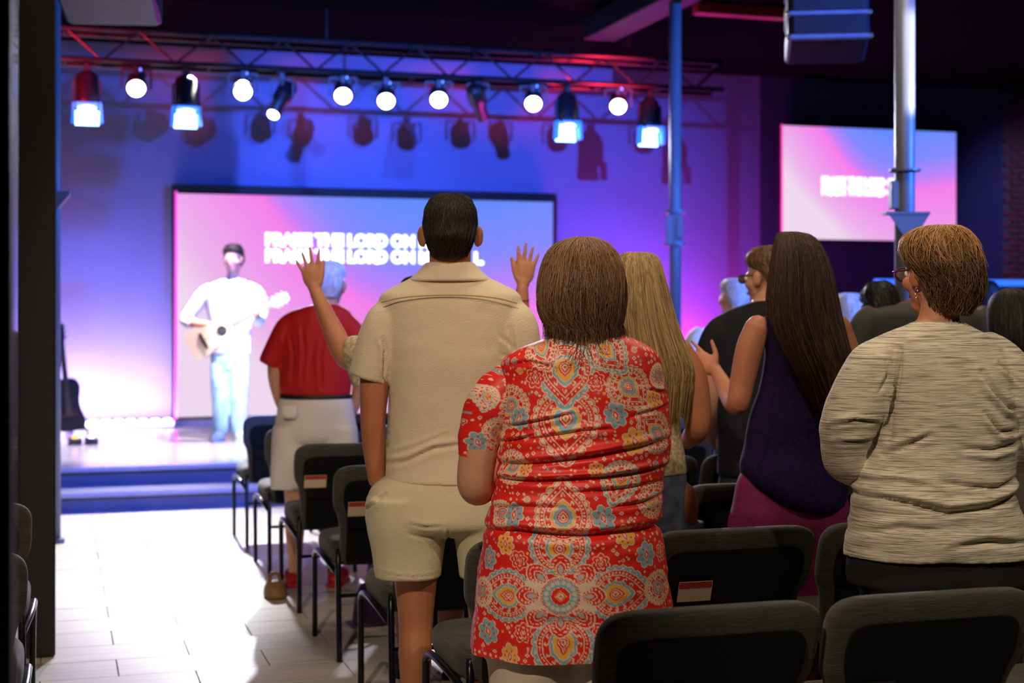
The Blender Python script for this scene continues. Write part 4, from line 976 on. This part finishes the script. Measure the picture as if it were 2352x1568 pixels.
# ---- woman in the grey heather sweater
P = Person('woman with short golden-brown hair in a grey streaked sweater', 4.38, 2140)
def heather(name):
    m = mat(name, (214, 204, 182), .95, sheen=.2, bump=((40, 40, 500), .5)); nt = m.node_tree; p = nt.nodes['Principled BSDF']
    tc = nd(nt, 'ShaderNodeTexCoord'); cs = []
    for sc, lo, hi in (((7, 7, 300), .47, .70), ((16, 16, 620), .50, .70)):
        mp = nd(nt, 'ShaderNodeMapping'); mp.inputs['Scale'].default_value = sc; mp.inputs['Rotation'].default_value = (0, .03, 0); nz = nd(nt, 'ShaderNodeTexNoise'); nz.inputs['Scale'].default_value = 1; nz.inputs['Detail'].default_value = 2
        r = nd(nt, 'ShaderNodeMapRange'); r.inputs[1].default_value = lo; r.inputs[2].default_value = hi
        nt.links.new(tc.outputs['Object'], mp.inputs[0]); nt.links.new(mp.outputs[0], nz.inputs['Vector']); nt.links.new(nz.outputs[0], r.inputs[0]); cs.append(r.outputs[0])
    mx = nd(nt, 'ShaderNodeMath', operation='MAXIMUM'); nt.links.new(cs[0], mx.inputs[0]); nt.links.new(cs[1], mx.inputs[1])
    r = nd(nt, 'ShaderNodeValToRGB'); r.color_ramp.elements[0].color = srgb((216, 204, 180))+(1,); r.color_ramp.elements[1].color = srgb((112, 100, 88))+(1,)
    nt.links.new(mx.outputs[0], r.inputs[0]); nt.links.new(r.outputs[0], p.inputs['Base Color']); return m
m_heather = heather('grey_heather_knit')
P.head(2160, 524, 1.05, .42, -.02, y=.04, neck=(2148, 765, -.01), nr=.056)
sw = [(736, 2096, 2200, .05, .06, -.01), (745, 2078, 2218, .075, .08, -.01), (760, 2046, 2248, .095, .10), (780, 2016, 2280, .115, .118), (805, 2002, 2304, .13, .13), (850, 2006, 2322, .145, .138), (920, 2014, 2332, .155, .140), (1000, 2018, 2334, .165, .138), (1060, 1992, 2330, .17, .138), (1115, 1964, 2325, .175, .145), (1150, 1958, 2330, .178, .155), (1200, 1952, 2350, .18, .168), (1240, 1942, 2362, .18, .170), (1274, 1937, 2370, .178, .166)]
P.torso(sw)
P.limb([(2035, 825, 0, .055), (1990, 920, 0, .05), (1952, 1020, .01, .040), (1975, 1052, .11, .036), (2040, 1030, .26, .030)])
P.limb([(2290, 825, 0, .06), (2335, 920, 0, .055), (2358, 1020, .02, .046), (2330, 1045, .12, .040), (2262, 1020, .27, .030)])
P.hand((2046, 1018, .265), (.8, .5, .3), (0, -.3, 1), -1, curl=.4); P.hand((2256, 1018, .275), (-.8, .5, .3), (0, -.3, 1), 1, curl=.4)
P.legs((2150, 1230), .095, 1.08)
v = Vol(); v.loft(P.rows(sw), 48, 70)
v.tube(P.pts([(2052, 815, 0), (2012, 856, 0), (1972, 925, 0), (1945, 985, 0), (1938, 1035, .01), (1950, 1066, .04), (1985, 1062, .15), (2040, 1036, .26)]), [.075, .092, .090, .080, .066, .058, .055, .046], 28, 7, round_=True)
v.tube(P.pts([(2268, 815, 0), (2306, 856, 0), (2336, 925, 0), (2352, 985, .02), (2352, 1035, .04), (2335, 1060, .10), (2290, 1050, .20)]), [.07, .082, .076, .066, .060, .056, .052], 28, 7, round_=True)
P.cloth('sweater', v, m_heather, .0065, 4, [(.006, (5, 5, 11), 11), (.003, (13, 13, 26), 12)],
    [([(2030, 1005), (2035, 930), (2046, 850), (2050, 800)], .014, 0.0186), ([(2000, 900), (2020, 860), (2022, 810)], .012, 0.0093), ([(1960, 1130), (2050, 1140), (2140, 1160), (2240, 1150), (2326, 1128)], .020, 0.0248), ([(2320, 940), (2290, 930), (2250, 890), (2225, 850)], .018, 0.0186), ([(2325, 985), (2270, 985), (2230, 940)], .016, 0.0155), ([(2328, 1010), (2250, 1025), (2180, 1020)], .018, 0.0139),
     ([(2326, 1090), (2270, 1110), (2200, 1105), (2130, 1095)], .018, 0.0155), ([(2020, 1040), (2070, 1010), (2110, 990)], .016, 0.0139), ([(1965, 1100), (2040, 1095), (2110, 1105)], .016, 0.0109), ([(2150, 1235), (2230, 1225), (2330, 1235)], .020, 0.0124), ([(1950, 1215), (2040, 1195), (2120, 1200)], .02, 0.0093),
     ([(2325, 880), (2290, 850), (2270, 830)], .012, 0.0109), ([(1905, 972), (1950, 960), (2000, 965)], .012, 0.0124), ([(1912, 1010), (1955, 1010), (2000, 1005)], .012, 0.0093)])
P.trousers(m_black_cloth, [(1180, 1965, 2340, .13, .13), (1270, 1945, 2360, .14, .15), (1340, 1945, 2360, .12, .14)], .08, 1.25, .9)
P.shoes(m_shoe); P.finish(sk_warm, .0070)
P.glasses(mat('brown_frame', (70, 30, 30), .3, var=((50, 50, 50), (100, 46, 46))), m_lensg)
R = P.rows([(515, 2150, 2190, .02, .02, .02), (521, 2120, 2212, .055, .05, .02), (540, 2092, 2232, .09, .085, .02), (570, 2082, 2243, .105, .105, .015), (605, 2090, 2248, .07, .115, .0), (635, 2110, 2249, .03, .110, -.01), (665, 2124, 2244, .01, .094, -.025), (692, 2134, 2232, .005, .074, -.035), (712, 2144, 2216, .005, .056, -.04), (722, 2154, 2204, .005, .045, -.04)])
hair_obj(P.root, R, h_gold, 2200, (0, math.pi*2), (0, .8), (.15, .42), .020, .0011, .25, .006, .012, seed=8, tintf=lambda q: np.clip((q[:, 2]-1.635)/.09, 0, 1)**1.3)  # golden top, dark nape: highlights plus light from above, painted into the tint
e = P.hc+P.hR @ np.array((-.086, -.012, -.062))
v = Vol(); an = np.linspace(0, 2*np.pi, 17); v.tube([e+np.array((0, .012*math.cos(a), .016*math.sin(a))) for a in an], [.0013]*17, 6, 1, caps=False); v.ell(e+np.array((0, 0, -.018)), (.004,)*3, n=8, m=6); v.build('earring', mat('silver', (220, 215, 205), .2, 1), P.root, True)

# ---- woman with long brown hair, purple sleeveless top
P = Person('woman with long straight brown hair in a dark purple sleeveless top', 5.42, 1830)
purple = mat('dark_purple_crepe', (36, 20, 70), .9, spec=.2, var=((120, 120, 120), (23, 13, 48), .12), bump=((200, 200, 200), .2))
P.head(1842, 545, 1.0, .12, -.02, y=.03, neck=(1840, 740, 0), nr=.053)
pt_ = [(716, 1785, 1880, .05, .055), (724, 1762, 1905, .07, .075), (740, 1752, 1916, .085, .088), (790, 1756, 1918, .105, .095), (840, 1754, 1924, .12, .096), (900, 1740, 1932, .12, .098), (960, 1722, 1938, .125, .105), (1030, 1706, 1944, .13, .118), (1075, 1699, 1946, .140, .142), (1110, 1710, 1945, .145, .156), (1140, 1738, 1941, .145, .162), (1158, 1774, 1932, .14, .160), (1166, 1810, 1916, .12, .150)]
P.torso(pt_[:-3], .84)
P.limb([(1742, 752, .0, .050), (1722, 800, .0, .051), (1704, 880, .0, .046), (1693, 928, .01, .042), (1684, 905, .14, .037), (1668, 862, .24, .026)])
P.hand((1667, 858, .245), (-.62, .35, .42), (-.1, 1, .1), -1, k=1.0, spread=.20, curl=.12, thumb=1.0)
P.limb([(1924, 752, .0, .050), (1950, 830, .0, .049), (1965, 930, .02, .040), (1940, 940, .14, .036), (1900, 900, .26, .026)])
P.hand((1898, 898, .265), (-.6, .5, .5), (-.3, 1, 0), 1, curl=.2)
P.legs((1825, 1150), .092, 1.05)
v = Vol(); v.loft(P.rows(pt_), 48, 60)
P.cloth('top', v, purple, .0075, 4, [(.004, (7, 7, 9), 21), (.002, (16, 16, 20), 22)], [([(1735, 1100), (1760, 1000), (1765, 880)], .02, .006), ([(1860, 1120), (1850, 1000), (1850, 920)], .02, .005)])
P.trousers(mat('magenta_trousers', (130, 26, 84), .75, var=((9, 9, 9), (112, 20, 72))), [(1060, 1722, 1925, .10, .10), (1090, 1700, 1936, .105, .112), (1130, 1688, 1944, .11, .12), (1185, 1674, 1952, .112, .13), (1230, 1668, 1956, .10, .12)], .1, 1.12, .8)
P.shoes(m_shoe); P.finish(sk_warm, .0058)
v = Vol(); v.tube([P.hc*0+np.array(P.pt((1637, 842, .285)))+np.array((.010*math.cos(a), .004*math.sin(a)*0, .010*math.sin(a))) for a in np.linspace(0, 6.283, 13)], [.0016]*13, 6, 1, caps=False); v.build('ring', mat('ring_silver', (230, 225, 220), .2, 1), P.root, True)
R = P.rows([(531, 1800, 1834, .02, .02, .03), (538, 1788, 1862, .05, .05, .02), (556, 1783, 1882, .085, .08, .02), (590, 1776, 1898, .095, .105, .01), (640, 1768, 1912, .06, .12, .0), (700, 1760, 1922, .03, .125, -.01), (760, 1768, 1934, .015, .13, -.02), (820, 1794, 1949, .01, .135, -.03), (865, 1818, 1954, .01, .135, -.03), (900, 1838, 1950, .01, .13, -.03), (925, 1858, 1940, .01, .122, -.03)])
hair_obj(P.root, R, h_long, 1500, (math.pi*.9, math.pi*2.1), (0, .4), (.4, 1.0), .008, .0010, .06, .05, .01, seed=11)
# ---- blonde woman beside the cream shirt
P = Person('blonde woman with long hair in a cream lace top and jeans', 5.2, 1490)
lace = mat('cream_lace', (206, 186, 150), .9, var=((70, 70, 70), (160, 138, 104), .1), bump=((90, 90, 90), .9))
denim = mat('blue_denim', (66, 76, 98), .85, var=((24, 24, 24), (104, 114, 132), .2), bump=((200, 200, 200), .3))
P.head(1466, 590, .98, 0, 0, y=.03, neck=(1470, 775, 0), nr=.052)
tp = [(770, 1430, 1520, .05, .06), (782, 1412, 1548, .08, .08), (805, 1402, 1565, .095, .09), (860, 1404, 1566, .11, .095), (920, 1408, 1562, .12, .095), (1000, 1404, 1566, .12, .10), (1060, 1402, 1574, .125, .115), (1086, 1402, 1577, .125, .12)]
P.torso(tp, .86)
P.limb([(1556, 806, 0, .052), (1588, 860, 0, .053), (1602, 930, .0, .048), (1602, 985, .01, .043), (1600, 1010, .14, .036), (1596, 1030, .24, .026)])
P.hand((1594, 1030, .245), (-.5, .7, -.05), (0, .2, -1), 1, curl=.3)
P.limb([(1412, 806, 0, .050), (1392, 900, 0, .047), (1388, 985, .0, .040), (1400, 1010, .14, .036), (1430, 1030, .24, .026)]); P.hand((1434, 1030, .245), (.6, .6, 0), (0, .2, -1), -1, curl=.3)
P.legs((1492, 1150), .085, 1.0)
v = Vol(); v.loft(P.rows(tp), 40, 40); P.cloth('lace_top', v, lace, .008, 3, [(.004, (9, 9, 12), 31)])
P.trousers(denim, [(1050, 1412, 1566, .11, .10), (1110, 1404, 1578, .115, .12), (1190, 1398, 1584, .11, .125), (1230, 1400, 1582, .1, .11)], .08, 1.02, .85)
P.shoes(m_tanshoe); P.finish(sk_tan, .0072)
R = P.rows([(578, 1445, 1485, .02, .02, .02), (584, 1428, 1504, .05, .05, .02), (602, 1416, 1517, .08, .08, .02), (640, 1408, 1526, .09, .105, .01), (690, 1402, 1538, .05, .115, .0), (745, 1400, 1552, .03, .118, -.01), (800, 1400, 1574, .015, .12, -.02), (850, 1402, 1588, .01, .122, -.03), (905, 1406, 1582, .01, .118, -.03), (955, 1412, 1568, .01, .11, -.03)])
hair_obj(P.root, R, h_blonde, 1300, (math.pi*.9, math.pi*2.1), (0, .4), (.4, 1.0), .009, .0011, .06, .04, .01, seed=13)

# ---- woman raising both hands, behind the man in cream
P = Person('woman raising both open hands, hidden behind the man in the cream shirt', 6.1, 985)
P.head(966, 634, .98, 0, .0, y=.03, neck=(975, 790, 0), nr=.052)
tp = [(785, 935, 1030, .05, .06), (797, 900, 1072, .08, .08), (815, 886, 1086, .10, .09), (870, 884, 1090, .12, .10), (940, 892, 1082, .125, .10), (1010, 886, 1088, .13, .11), (1090, 874, 1098, .14, .135)]
P.torso(tp, .86)
P.limb([(900, 812, 0, .050), (845, 822, .06, .050), (793, 826, .10, .046), (766, 776, .10, .046), (742, 724, .10, .036), (718, 670, .10, .027)])
P.hand((716, 664, .10), (-.22, 0, 1), (0, 1, .1), -1, k=1.02, spread=.27, curl=.04, thumb=.50)
P.limb([(1072, 812, 0, .050), (1122, 828, .06, .050), (1178, 838, .10, .046), (1192, 770, .10, .045), (1198, 710, .10, .034), (1200, 660, .10, .026)])
P.hand((1201, 654, .10), (.16, 0, 1), (0, 1, .1), 1, k=1.02, spread=.17, curl=.04, thumb=.55)
P.legs((985, 1150), .09, 1.0)
v = Vol(); v.loft(P.rows(tp), 40, 40)
v.tube(P.pts([(915, 815, 0), (862, 818, .05), (815, 818, .09), (800, 820, .10)]), [.075, .085, .088, .082], 22, 6)
v.loft(P.rows([(775, 790, 830, .05, .05, .09), (800, 783, 850, .07, .07, .08), (840, 790, 880, .07, .07, .06), (890, 806, 900, .05, .06, .03)]), 24, 20)
v.tube(P.pts([(1058, 815, 0), (1110, 824, .05), (1158, 832, .09), (1172, 834, .10)]), [.075, .085, .088, .082], 22, 6)
P.cloth('lace_blouse', v, lace, .008, 4, [(.005, (10, 10, 12), 41)])
P.trousers(mat('white_skirt_cloth', (200, 186, 160), .9, var=((4, 4, 4), (190, 176, 150))), [(1070, 884, 1088, .12, .12), (1160, 876, 1094, .12, .13), (1220, 880, 1090, .11, .12)], .3, 1.15, 1.0, name='wide_trousers')
P.shoes(m_shoe); P.finish(sk_warm, .0055)
v = Vol(); c_ = np.array(P.pt((1199, 690, .10))); v.tube([c_+np.array((.034*math.cos(a), .034*math.sin(a), .004*math.cos(a))) for a in np.linspace(0, 6.283, 21)], [.002]*21, 6, 1, caps=False); v.build('bracelet', mat('bead_bracelet', (120, 84, 60), .5), P.root, True)
hair_obj(P.root, P.rows([(633, 948, 984, .02, .02, .02), (640, 928, 1004, .06, .06, .02), (660, 918, 1016, .09, .09, .01), (700, 914, 1020, .06, .105, .0), (750, 914, 1022, .02, .1, -.01), (800, 918, 1018, .01, .09, -.02)]), h_dark, 400, (math.pi*.9, math.pi*2.1), seed=17)

# ---- older man in a red shirt and white shorts
P = Person('white-haired man in a red shirt and white shorts near the stage', 8.09, 722)
redc = mat('red_polo', (196, 16, 22), .7, var=((5, 5, 5), (176, 12, 18)), bump=((90, 90, 90), .2))
P.head(756, 601, 1.0, -.15, -.03, y=.04, neck=(748, 712, 0), nr=.058)
tp = [(698, 730, 772, .05, .05), (704, 706, 790, .075, .075), (712, 676, 804, .095, .09), (726, 655, 812, .11, .10), (760, 646, 814, .12, .11), (830, 643, 811, .13, .115), (880, 642, 808, .13, .12), (908, 646, 806, .125, .118)]
P.torso(tp)
P.limb([(668, 742, 0, .055), (640, 800, 0, .050), (632, 860, .0, .042), (640, 915, .03, .034), (652, 950, .05, .028)]); P.hand((655, 955, .05), (.2, .2, -1), (1, .1, 0), -1, curl=.3)
P.limb([(796, 742, 0, .055), (822, 800, 0, .050), (828, 860, .0, .042), (818, 915, .03, .034), (806, 950, .05, .028)]); P.hand((803, 955, .05), (-.2, .2, -1), (-1, .1, 0), 1, curl=.3)
P.legs((722, 1000), .105, 1.0)
v = Vol(); v.loft(P.rows(tp), 40, 40)
v.tube(P.pts([(690, 738, 0), (664, 756, 0), (640, 800, 0), (621, 838, 0)]), [.07, .078, .072, .062], 22, 6); v.tube(P.pts([(780, 738, 0), (802, 756, 0), (822, 800, 0), (838, 838, 0)]), [.07, .078, .072, .062], 22, 6)
P.cloth('polo_shirt', v, redc, .009, 3, [(.008, (9, 9, 4), 51), (.003, (20, 20, 9), 52)], [([(700, 880), (706, 800), (700, 750)], .02, .012), ([(745, 890), (742, 820), (750, 760)], .02, .012), ([(675, 880), (680, 810), (672, 770)], .018, .010), ([(650, 850), (652, 800), (660, 760)], .014, .012)])
wh = mat('white_shorts', (226, 216, 206), .85, var=((4, 4, 4), (214, 202, 190)))
v = Vol(); v.loft(P.rows([(906, 646, 806, .12, .11), (940, 638, 812, .125, .13), (1000, 630, 816, .12, .13), (1022, 650, 796, .07, .08)]), 36, 24)
v.loft(P.rows([(980, 628, 722, .11, .12), (1040, 622, 712, .11, .11), (1122, 622, 700, .095, .095)]), 28, 20); v.loft(P.rows([(980, 726, 818, .11, .12), (1040, 734, 822, .11, .11), (1122, 746, 822, .095, .095)]), 28, 20)
so = P.cloth('shorts', v, wh, .009, 3, [(.006, (10, 10, 7), 55)])
v = Vol(); v.loft(P.rows([(905, 643, 809, .128, .122), (914, 643, 809, .128, .124)]), 40, 4); v.build('belt', mat('black_belt', (18, 16, 18), .5, var=((30, 30, 30), (26, 24, 26))), so, True)
v = Vol(); v.loft(P.rows([(928, 654, 690, .0, .022, -.125), (948, 656, 692, .0, .024, -.132), (956, 660, 690, .0, .02, -.132)]), 16, 10, 3); v.build('pocket_flap', wh, so, True)
P.shoes(m_redshoe); P.finish(sk_fair, .009); P.short(h_white, 500, 1.0, 19)

# ---- man in black with his back half turned
P = Person('man in a black shirt with glasses, facing left before the long-haired woman', 6.5, 1720)
P.head(1764, 570, 1.02, .75, -.05, y=.03, neck=(1748, 725, 0), nr=.058)
tp = [(690, 1728, 1792, .05, .055), (700, 1700, 1812, .08, .08), (716, 1664, 1826, .10, .095), (745, 1640, 1834, .115, .105), (800, 1638, 1836, .125, .11), (900, 1646, 1832, .13, .11), (1000, 1648, 1828, .13, .115), (1092, 1646, 1832, .13, .125)]
P.torso(tp)
P.limb([(1660, 756, 0, .055), (1634, 820, 0, .05), (1636, 900, .0, .042), (1640, 950, .06, .038), (1648, 1010, .2, .028)]); P.hand((1650, 1014, .205), (.2, .8, -.2), (1, 0, 0), -1, curl=.3)
P.limb([(1815, 756, 0, .055), (1838, 820, 0, .05), (1840, 900, .0, .042), (1830, 950, .06, .038), (1815, 1010, .2, .028)]); P.hand((1812, 1014, .205), (-.2, .8, -.2), (-1, 0, 0), 1, curl=.3)
P.legs((1740, 1150), .1, 1.05)
v = Vol(); v.loft(P.rows(tp), 40, 40); v.tube(P.pts([(1690, 748, 0), (1655, 766, 0), (1636, 800, 0), (1630, 842, 0)]), [.07, .075, .068, .06], 22, 6); v.tube(P.pts([(1790, 748, 0), (1822, 766, 0), (1838, 800, 0), (1844, 842, 0)]), [.07, .075, .068, .06], 22, 6)
P.cloth('shirt', v, mat('black_polo', (12, 13, 20), .85, var=((5, 5, 5), (16, 17, 25))), .0085, 4, [(.005, (8, 8, 7), 61)])
P.trousers(mat('navy_jeans', (30, 36, 56), .85, var=((20, 20, 20), (40, 46, 66))), [(1080, 1652, 1826, .12, .115), (1140, 1646, 1832, .12, .13), (1200, 1650, 1828, .11, .12)], .08, 1.05, .9)
P.shoes(m_shoe); P.finish(sk_fair, .008); P.short(h_brown, 600, 1.03, 23); P.glasses(m_wire, m_lensg)

# ---- further members of the audience, each built with the same anatomy
def bystander(label, d, px0, top, shw, skin, hair, shirt, trous, yaw=0, pitch=0, hx=None, hy=.03, sleeve='short', vol=1.0, long=None, seed=1, k=1.0, drop=0, heavy=1.0):
    """px0 = body centre, top = crown row, shw = half shoulder width in m"""
    P = Person(label, d, px0); s = P.s; hx = px0 if hx is None else hx; q = lambda m: m*s
    nk = top+q(.255)+drop; w = q(shw)
    P.head(hx, top, k, yaw, pitch, y=hy, neck=(px0, nk+q(.03), 0), nr=.055)
    tp = [(nk, px0-q(.055), px0+q(.055), .05, .055), (nk+q(.015), px0-w*.5, px0+w*.5, .08, .085), (nk+q(.035), px0-w*.8, px0+w*.8, .1, .1), (nk+q(.07), px0-w*.97, px0+w*.97, .115, .11*heavy), (nk+q(.15), px0-w, px0+w, .125, .115*heavy), (nk+q(.3), px0-w*.92, px0+w*.92, .13, .11*heavy), (nk+q(.45), px0-w*.9, px0+w*.9, .13, .115*heavy), (nk+q(.6), px0-w*.94, px0+w*.94, .13, .125*heavy)]
    P.torso(tp); sy = nk+q(.08)
    for sd in (-1, 1):
        P.limb([(px0+sd*(w-q(.02)), sy, 0, .055), (px0+sd*(w+q(.03)), sy+q(.15), 0, .049), (px0+sd*(w+q(.035)), sy+q(.30), .01, .041), (px0+sd*(w+q(.01)), sy+q(.36), .12, .036), (px0+sd*(w-q(.08)), sy+q(.34), .25, .027)])
        P.hand((px0+sd*(w-q(.085)), sy+q(.338), .255), (-sd*.7, .6, .15), (0, -.3, 1), sd, curl=.35)
    P.legs((px0, nk+q(.62)), .095, heavy)
    v = Vol(); v.loft(P.rows(tp), 36, 36); n = 1 if sleeve == 'short' else 2
    for sd in (-1, 1):
        L = [(px0+sd*(w-q(.05)), sy-q(.005), 0), (px0+sd*w, sy+q(.04), 0), (px0+sd*(w+q(.03)), sy+q(.13), 0), (px0+sd*(w+q(.045)), sy+q(.21), 0)]; r = [.07, .076, .069, .062]
        if n == 2: L += [(px0+sd*(w+q(.04)), sy+q(.33), .02), (px0+sd*(w-q(.02)), sy+q(.355), .17)]; r += [.056, .044]
        v.tube(P.pts(L), r, 20, 6)
    P.cloth('shirt', v, shirt, .010, 3, [(.006, (8, 8, 7), seed+70)])
    P.trousers(trous, [(nk+q(.56), px0-w*.88, px0+w*.88, .12, .115), (nk+q(.68), px0-w*.92, px0+w*.92, .12, .13), (nk+q(.78), px0-w*.9, px0+w*.9, .11, .12)], .08, 1.02*heavy, .9, voxel=.012)
    P.shoes(m_shoe); P.finish(skin, .010)
    if long: 
        c = P.hc; R = [(c[2]+z*k, c[0], a*k, c[1]+cy, bf, bb) for z, a, cy, bf, bb in ((.140, .012, .0, .012, .012), (.135, .034, 0, .035, .035), (.120, .060, 0, .065, .065), (.092, .080, 0, .09, .09), (.04, .092, -.005, .085, .11), (-.03, .096, -.02, .04, .11), (-.10, .10, -.03, .02, .10), (-.10-long, .09, -.03, .01, .09))]
        hair_obj(P.root, R, hair, 500, (math.pi*.9, math.pi*2.1), seed=seed)
    else: P.short(hair, 450, vol, seed)
    return P
grey_tr = mat('grey_trousers', (60, 60, 66), .85, var=((20, 20, 20), (70, 70, 76)))
bystander('white-haired man in a white shirt standing near the slim pole', 9.95, 1672, 641, .21, sk_fair, h_white, mat('white_shirt', (235, 235, 240), .7, var=((5, 5, 5), (222, 222, 230))), grey_tr, .55, hx=1684, seed=31, drop=14)
bystander('white-haired woman in a floral top just right of the long brown hair', 9.0, 1952, 681, .18, sk_fair, h_white, mat('floral_blouse', (190, 130, 90), .8, var=((40, 40, 40), (235, 225, 215), .1)), grey_tr, 0, seed=32, vol=1.12)
bystander('dark-haired man in a charcoal T-shirt bowing his head, broad back', 6.85, 2126, 651, .27, sk_deep, h_black, mat('charcoal_tee', (66, 66, 60), .85, var=((5, 5, 5), (74, 74, 68))), denim, .1, -.30, hx=2036, hy=.13, seed=33, drop=-88, heavy=1.1)
bystander('person with a close-cropped head lit blue beyond the sweater woman', 9.0, 2262, 645, .2, sk_deep, h_black, mat('navy_shirt', (40, 46, 80), .8, var=((5, 5, 5), (34, 40, 70))), grey_tr, .3, seed=34, vol=.97)
bystander('dark-haired woman in a grey top at the right edge', 5.8, 2330, 672, .19, sk_warm, h_black, mat('grey_top', (120, 108, 98), .85, var=((30, 30, 30), (108, 96, 88))), denim, 0, seed=35, long=.06)
bystander('person in a dark shirt at the left edge, half hidden by the near post', 8.0, -22, 640, .2, sk_warm, h_dark, mat('dark_tee', (26, 26, 40), .85, var=((5, 5, 5), (32, 32, 46))), grey_tr, 0, seed=36)

# ---- guitarist on the stage, facing the hall
P = Person('guitarist in a white shirt and pale jeans playing on the stage', 13.8, 536, .3, True)
P.head(536, 563, 1.03, -.15, -.05, y=.02, neck=(534, 648, 0), nr=.056)
tp = [(640, 518, 550, .05, .05), (645, 500, 568, .075, .075), (652, 480, 588, .095, .09), (664, 468, 594, .11, .10), (690, 470, 590, .12, .10), (740, 480, 580, .12, .10), (790, 484, 574, .12, .11), (812, 484, 574, .12, .115)]
P.torso(tp)
P.limb([(476, 668, 0, .055), (450, 702, .02, .05), (428, 736, .06, .043), (456, 742, .16, .038), (488, 744, .21, .028)]); P.hand((492, 745, .215), (-.75, .2, -.35), (0, -1, 0), 1, curl=.3)
P.limb([(588, 668, 0, .055), (600, 705, .02, .05), (596, 738, .08, .043), (598, 722, .17, .036), (603, 706, .20, .027)]); P.hand((603, 704, .20), (-.2, .1, .8), (.5, -.8, 0), -1, curl=.5)
P.legs((528, 808), .085, 1.0)
v = Vol(); v.loft(P.rows(tp), 36, 36)
v.tube(P.pts([(486, 664, 0), (470, 676, 0), (450, 704, .02), (430, 735, .06), (450, 742, .14)]), [.07, .075, .066, .056, .05], 20, 6); v.tube(P.pts([(578, 664, 0), (590, 676, 0), (600, 705, .02), (597, 736, .08), (598, 726, .15)]), [.07, .075, .066, .056, .05], 20, 6)
P.cloth('shirt', v, mat('white_shirt', (235, 235, 240)), .010, 3, [(.006, (8, 8, 7), 91)])
P.trousers(mat('pale_jeans', (150, 180, 200), .85, var=((14, 14, 6), (110, 140, 170), .2)), [(800, 486, 572, .11, .11), (822, 484, 574, .12, .125), (850, 488, 570, .1, .11)], .06, .95, .85, voxel=.012)
P.shoes(mat('white_shoe', (220, 225, 230), .6, var=((30, 30, 30), (205, 212, 220)))); P.finish(sk_fair, .009); P.short(h_dark, 400, 1.04, 41)
v = Vol(); v.tube([(.12, .13, 1.0), (.02, .17, 1.2), (-.10, .12, 1.42), (-.14, 0, 1.48), (-.08, -.13, 1.35), (.10, -.14, 1.1), (.2, -.06, 1.0)], [.012]*7, 8, 4); v.build('guitar_strap', mat('strap_brown', (90, 60, 80), .7), P.root, True)
gp = W(492, 770, 13.52)
guitar('pale acoustic guitar held by the guitarist on stage', (224, 190, 150), gp, (0, -math.radians(28), -TH))

# small things left on the floor under the chairs
def bag(label, x, y, col, w, h, rz):
    r = empty('handbag', label, 'bag', (x, y, 0), rz)
    v = Vol(); v.loft([(0, 0, w*.95, 0, .07, .07), (h*.2, 0, w, 0, .085, .085), (h*.7, 0, w*.92, 0, .06, .06), (h, 0, w*.8, 0, .025, .025)], 28, 16, 3); me = remesh(v, .008, 2); V, N = get_v(me); V += N*(.006*vnoise(V*14, 3))[:, None]; V[:, 2] = np.maximum(V[:, 2], 0.001); me.vertices.foreach_set('co', V.ravel())
    m = mat('bag_'+label.split()[0], col, .6, var=((9, 9, 9), tuple(int(c*.8) for c in col))); link('pouch', me, m, r, True)
    v = Vol(); v.tube([(-w*.5, 0, h*.95), (-w*.35, .02, h*1.35), (w*.35, .02, h*1.35), (w*.5, 0, h*.95)], [.009]*4, 8, 5); v.build('strap', m, r, True)
bag('purple handbag on the floor beyond the fourth chair row', 1.50, 7.0, (90, 60, 110), .14, .2, .3)
bag('tan handbag on the floor behind the red-shirted man', 1.10, 7.78, (150, 110, 70), .055, .09, .1)
bag('orange handbag on the floor between the shorts of the man in cream and a chair', 1.80, 8.02, (210, 96, 30), .06, .1, .2)
